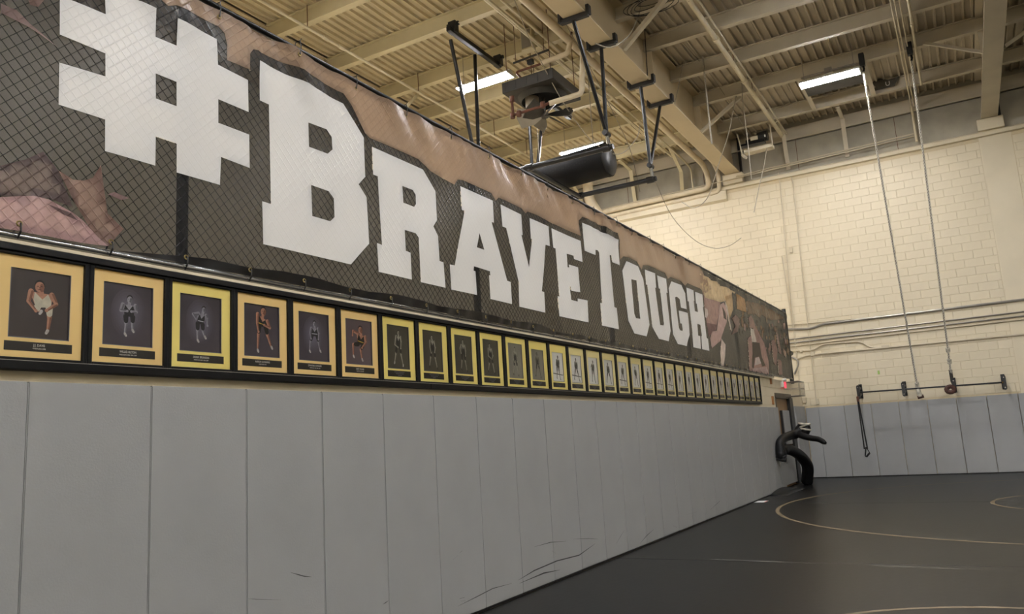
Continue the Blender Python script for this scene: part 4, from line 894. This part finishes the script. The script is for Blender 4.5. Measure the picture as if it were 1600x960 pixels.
cable([(PY(1150, 140, 17.5).x, 17.5, 8.88), PY(1145, 175, 17.4), PY(1138, 210, 17.4), PY(1122, 260, 17.6), PY(1106, 308, 18), PY(1085, 325, 18.5), PY(1065, 316, 18.7)], 0.010, 'rope', 'white cord swinging across the insulated pipe bend')
cable([PY(1075, 35, 15.8), PY(1068, 90, 15.8), PY(1060, 135, 15.8), PY(1052, 172, 15.8)], 0.008, 'rope', 'thin pale cord slanting over the girder side')
cable([(-1.12, 14.2, 6.19), PY(1050, 338, 15.6), PY(1085, 375, 17.0), PY(1115, 388, 18.4), PY(1140, 384, 19.6), PY(1158, 372, 20.87)], 0.006, 'wire', 'thin dark wire sagging across the cream back wall')
cable([PY(1028, 25, 14.1), PY(1070, 70, 15), PY(1120, 130, 17), PY(1170, 210, 19)], 0.005, 'wire', 'dark wire slanting below the right bay deck')
t = thing('cable_bundle', PZ(1020, 5, 8.8), 'dark coil of cables tied up on the right bay joist', 'cable')
for k in range(5):
    c_ = PZ(1016, 3, 8.78); r_ = 0.16 + 0.05 * k
    MB().tube([c_ + Vector((r_ * 1.4 * math.cos(2 * math.pi * i / 20), 0.2 * math.sin(2 * math.pi * i / 20), 0.06 * math.sin(2 * math.pi * i / 20 + k) - 0.02 * k)) for i in range(21)], 0.007, 5).build('loop', 'black_paint', t)

# ---- climbing ropes
def rope(top, bot, label, wraps, name='climbing_rope'):
    top, bot = Vector(top), Vector(bot); t = thing(name, top, label, 'rope', 'climbing ropes'); d_ = (bot - top); L_ = d_.length; u = d_.normalized(); a = u.cross(Vector((1, 0, 0))).normalized(); b = u.cross(a)
    n = int(L_ / 0.03)
    MB().tube([top + u * (L_ * i / 12) + Vector((0, 0, -0.06 * math.sin(math.pi * i / 12))) for i in range(13)], 0.014, 6).build('core', 'rope_dark', t, True)
    for s in range(3):          # three twisted strands
        pts = []
        for i in range(n + 1):
            th = i * 0.03 * 2 * math.pi / 0.17 + s * 2.094; sag = Vector((0, 0, -0.06 * math.sin(math.pi * i / n))); pts.append(top + u * (L_ * i / n) + sag + (a * math.cos(th) + b * math.sin(th)) * 0.016)
        MB().tube(pts, 0.0095, 5, cap=False).build('strand', 'rope_light', t, True)
    MB().box(top + Vector((-0.055, -0.07, 0.12)), top + Vector((0.055, 0.07, 0.40))).build('beam_clamp', 'black_paint', t, bevel=0.02)
    MB().tube([top + Vector((0, 0, 0.2)), top + Vector((0.02, 0, 0.05)), top], 0.022, 8).build('shackle', 'black_metal', t, True)
    for f in wraps:
        p = top + d_ * f; MB().tube([p - u * 0.05, p + u * 0.05], 0.045, 10).build('knot', 'tape_wrap', t, True)
    return t
r1b = PY(1434, 608, 20.42); r2b = PY(1486, 585, 20.42)
t1 = rope(PZ(1349, 112, 8.50), r1b, 'left white climbing rope tied to the wall bar', [0.985])
d_ = Vector((0, 0, -1)); MB().tube([r1b + Vector((0, 0, 0.06)), r1b + Vector((0.01, -0.03, -0.07)), r1b + Vector((0.03, 0, -0.17))], 0.05, 10).build('taped_end', 'tape_wrap', t1, True)
MB().tube([r1b + Vector((-0.03, 0, -0.2)), r1b + Vector((0.1, 0, -0.17))], 0.04, 10).build('leather_end', 'leather', t1, True)
t2 = rope(PZ(1424, 95, 8.50), r2b, 'right white climbing rope looped over the wall bar', [0.915, 0.955])
MB().tube([r2b + Vector((0, 0, 0.1)), r2b + Vector((0, 0, -0.15)), r2b + Vector((0.03, -0.02, -0.26))], 0.035, 8).build('dark_tail', 'rope_dark', t2, True)
q = PY(1485, 609, 20.36); MB().tube([q + Vector((0.075 * math.cos(i * 0.5), -0.05 - 0.004 * i, 0.065 * math.sin(i * 0.5))) for i in range(16)], 0.05, 8).build('coil', 'leather', t2, True)

# ---- pull-up bar on the back wall
t = thing('pull_up_bar', (2.8, 20.42, 1.8), 'long black pull-up bar on brackets across the back wall', 'pull-up bar')
MB().tube([(1.36, 20.37, 1.992), (4.30, 20.37, 1.972)], 0.019, 10).build('bar', 'black_metal', t, True)
for x, zc in ((1.335, 2.0), (2.30, 1.987), (3.33, 1.98), (4.30, 1.971)):
    o = [(x + 0.036 * math.cos(a_), zc + (0.12 if math.sin(a_) > 0 else -0.12) + 0.045 * math.sin(a_)) for a_ in [2 * math.pi * i / 20 for i in range(20)]]
    MB().extr(o, 'y', 20.345, 20.40).build('plate', 'black_paint', t)
    for dz in (-0.11, 0.11): MB().tube([(x, 20.335, zc + dz), (x, 20.346, zc + dz)], 0.014, 8).build('bolt', 'silver', t)
    mb = MB().bar((x, 20.37, zc + 0.10), (x, YB, zc + 0.10), 0.045, 0.045).bar((x, 20.37, zc - 0.10), (x, YB, zc - 0.02), 0.045, 0.045).box((x - 0.04, YB - 0.02, zc - 0.14), (x + 0.04, YB, zc + 0.2)); mb.build('wall_arm', 'black_metal', t)
MB().box((4.262, 20.345, 1.955), (4.285, 20.395, 1.992)).build('sticker', 'yellow', t)
# ---- suspension trainer
t = thing('suspension_trainer', (1.34, 20.33, 1.75), 'black strap with a triangular handle hanging from the left bracket', 'exercise strap')
q0 = PY(1341, 628, 20.33); q1 = PY(1353, 702, 20.33)
MB().tube([PY(1340, 620, 20.35), q0], 0.03, 8).build('hook', 'rust', t, True)
for dx in (-0.028, 0.028): MB().bar(q0 + Vector((dx * 0.3, 0, 0)), q1 + Vector((dx * 1.2, 0, 0)), 0.03, 0.012, up=(0, 1, 0)).build('webbing', 'strap', t)
h = [PY(u, v, 20.33) for u, v in ((1353, 699), (1359, 708), (1354, 714), (1352, 713))]
MB().tube([h[0], h[1]], 0.010, 6).build('handle_strap', 'strap', t); MB().tube([h[0], h[3]], 0.016, 6).build('handle_strap', 'strap', t); MB().tube([h[1], h[2], h[3]], 0.022, 8).build('grip', 'black_paint', t, True)

# ---- conduits on the back wall
YCd = YB - 0.03
def wall_pipe(pts, r, m, label, boxes=(), rb=0.06):
    P = bend([PY(u, v, YCd) for u, v in pts], rb, 4); t = thing('wall_conduit', P[0], label, 'conduit'); MB().tube(P, r, 8).build('run', m, t, True)
    for (u, v, w, h_) in boxes: q = PY(u, v, YCd); MB().box(q - Vector((w / 2, 0.03, h_ / 2)), q + Vector((w / 2, 0.03, h_ / 2))).build('junction_box', m, t, bevel=0.006)
    return t
wall_pipe([(1200, 516), (1268, 514), (1284, 507), (1660, 461)], 0.03, 'conduit_grey', 'highest and thickest grey conduit along the back wall', rb=0.12)
wall_pipe([(1200, 511), (1283, 503.5), (1330, 499)], 0.012, 'conduit', 'short thin conduit just above the thick grey one')
wall_pipe([(1200, 535), (1330, 519), (1660, 480)], 0.016, 'conduit_grey', 'second grey conduit below the thick one on back wall')
wall_pipe([(1200, 541), (1330, 525), (1660, 487)], 0.018, 'conduit_grey', 'third grey conduit from the top on the back wall')
wall_pipe([(1200, 546), (1330, 530), (1660, 492)], 0.018, 'conduit', 'cream conduit below the grey pair on the back wall')
wall_pipe([(1200, 549), (1270, 548), (1286, 538), (1345, 534), (1360, 544), (1383, 543)], 0.018, 'conduit', 'cream conduit with an s-bend ending at an oval fitting', [(1383, 542, 0.16, 0.08)], rb=0.15)
wall_pipe([(1246, 561), (1260, 556), (1275, 554), (1660, 517)], 0.022, 'conduit', 'lowest cream conduit from the square junction box', [(1269.5, 553, 0.10, 0.11)], rb=0.1)
for (pts, lb, bx) in (([(1216, 270), (1219, 290), (1234, 450), (1252, 630)], 'left vertical conduit down the back wall corner', [(1257, 626, 0.09, 0.14)]),
                      ([(1222, 400), (1240, 520), (1249, 600)], 'short vertical conduit between the two tall ones', [(1252, 549, 0.07, 0.06), (1236, 391, 0.08, 0.14)]),
                      ([(1235, 272), (1239, 285), (1249, 385), (1267, 554), (1275.5, 628)], 'right vertical conduit down to the grey switch box', [(1235, 273, 0.12, 0.1), (1277, 628, 0.07, 0.14)])):
    wall_pipe(pts, 0.012, 'conduit', lb, bx, rb=0.2)
wall_pipe([(1236, 558), (1246, 562), (1247, 572), (1241, 585)], 0.022, 'conduit_grey', 'grey flexible hose curling beside the end of the banner', rb=0.2)
q = PY(1373, 582, YB - 0.012); o = MB().box(q - Vector((0.025, 0.001, 0.05)), q + Vector((0.02, 0.002, 0.04))).build('paint_dab', mat('green_dab', (150, 180, 90), 0.6), wb)

# ---- exit light, cage and wooden blocks over the door
t = thing('exit_light', (XW + 0.05, 18.4, 2.2), 'white emergency light with a glowing red panel above the door', 'exit light')
q = PX(1227, 602, XW + 0.06); MB().box((XW, q.y - 0.20, q.z - 0.05), (XW + 0.06, q.y + 0.03, q.z + 0.08)).build('housing', 'white_plastic', t, bevel=0.01)
MB().box((XW + 0.06, q.y - 0.10, q.z - 0.07), (XW + 0.075, q.y + 0.03, q.z + 0.06)).build('red_panel', 'exit_red', t)
for dy in (-0.17, -0.06): MB().tube([(XW + 0.05, q.y + dy, q.z + 0.10), (XW + 0.11, q.y + dy, q.z + 0.12)], 0.035, 10).build('lamp_head', 'white_plastic', t, True)
t = thing('wire_guard', (XW, 19.6, 2.0), 'pale wire cage guard on the wall beside the exit light', 'wire guard')
y0, y1, z0, z1 = 18.85, 19.55, 1.98, 2.31
mb = MB()
for k in range(8): y = y0 + (y1 - y0) * k / 7; mb.tube([(XW, y, z1), (XW + 0.32, y, z1), (XW + 0.32, y, z0), (XW, y, z0)], 0.006, 5)
for z in (z0, (z0 + z1) / 2, z1): mb.tube([(XW, y0, z), (XW + 0.32, y0, z), (XW + 0.32, y1, z), (XW, y1, z)], 0.006, 5)
mb.build('wires', 'conduit_grey', t)
for u, v, lb in ((1205, 594, 'small upright wood block under the banner end'), (1208.5, 626, 'small upright wood block beside the door top')):
    q = PX(u, v, XW + 0.03); o = MB().box((XW, q.y - 0.03, q.z - 0.09), (XW + 0.04, q.y + 0.03, q.z + 0.09)).build('wood_block', 'wood_block', None, bevel=0.004); tag(o, lb, 'wood block')

# ---- grappling dummy
t = thing('grappling_dummy', (0.3, 18.7, 0), 'black bent wrestling dummy with taped head standing in the corner', 'wrestling dummy')
D = lambda u, v, y: tuple(PY(u, v, y))
mb = MB()
def limb(pts, rs):
    P = smooth_path(pts, 5); k_ = [rs[min(i // 5, len(rs) - 1)] + (rs[min(i // 5 + 1, len(rs) - 1)] - rs[min(i // 5, len(rs) - 1)]) * (i % 5) / 5 for i in range(len(P))]
    n_ = len(P); k_ = [r_ * (0.55 if i in (0, n_ - 1) else 0.85 if i in (1, n_ - 2) else 1) for i, r_ in enumerate(k_)]; mb.tube(P, 0.1, 14, rs=k_)
limb([Vector((D(1260, 753, 18.75)[0], 18.75, 0.0)), D(1261.5, 746, 18.7), D(1262, 731, 18.6), D(1257, 720, 18.45), D(1247, 710, 18.1), D(1236, 704, 17.6), D(1226, 703, 17.2), D(1222, 707, 17.0)], [.13, .125, .125, .12, .115, .11, .105, .11])
limb([D(1219, 719, 16.95), D(1220, 710, 16.95), D(1218.5, 700, 17.0), D(1219, 692, 17.1), D(1225, 685, 17.35), D(1235, 681, 17.75), D(1245, 678, 17.9), D(1251, 671, 18.0), D(1255, 667, 18.05)], [.10, .12, .10, .09, .09, .095, .10, .11, .10])
limb([D(1246, 678, 17.88), D(1256, 682, 17.8), D(1267, 685, 17.75), D(1279, 687, 17.7), D(1290, 693, 17.6)], [.075, .07, .062, .058, .055])
mb.build('body', 'vinyl_black', t, True)
hc_ = Vector(D(1258, 673, 18.0)); bm = bmesh.new(); bmesh.ops.create_icosphere(bm, subdivisions=3, radius=0.12)
for v in bm.verts: v.co = Vector((v.co.x * 0.9, v.co.y * 0.95, v.co.z * 1.3)); v.co.rotate(Matrix.Rotation(0.5, 3, 'Y')); v.co += hc_
me = bpy.data.meshes.new('head'); bm.to_mesh(me); bm.free(); me.materials.append(MATS['vinyl_black']); me.polygons.foreach_set('use_smooth', [True] * len(me.polygons)); link('head', me, t)
for k, (zz, tilt) in enumerate(((0.10, 0.4), (0.03, -0.3), (0.14, -0.2))):
    P = [hc_ + Vector((0.118 * math.cos(a_), 0.122 * math.sin(a_), zz + tilt * 0.1 * math.cos(a_))) for a_ in [2 * math.pi * i / 20 for i in range(21)]]
    MB().tube(P, 0.02, 6).build('tape_band', 'tape_wrap', t, True)
for p in ((1219, 714), (1220, 718)): q = Vector(D(*p, 16.9)); MB().tube([q + Vector((-0.08, 0, 0.02)), q + Vector((0.11, 0, -0.02))], 0.05, 8).build('hand_strap', 'strap', t, True)

# ---- paper on the mat, turned-up mat edge
t = thing('paper_sheet', (0.12, 14.75, 0.002), 'white paper lying on the black mat by the left wall', 'paper')
MB().box((0.02, 14.60, 0.002), (0.21, 14.90, 0.005)).build('sheet', 'paper', t); MB().box((0.19, 14.62, 0.005), (0.21, 14.88, 0.006)).build('red_strip', 'paper_red', t)
mb = MB(); n = 14; vs_ = []
for i in range(n + 1):
    f = i / n; y = 15.9 + 1.9 * f; h_ = 0.08 * math.sin(math.pi * f) ** 0.7
    vs_ += [(0.02, y, h_ + 0.001), (0.13, y, h_ * 0.55 + 0.001), (0.34, y, 0.001)]
mb.add(vs_, [(3 * i + j, 3 * i + j + 1, 3 * i + j + 4, 3 * i + j + 3) for i in range(n) for j in range(2)])
o = mb.build('mat_edge', 'mat_black', floor, True); o.modifiers.new('solid', 'SOLIDIFY').thickness = 0.01
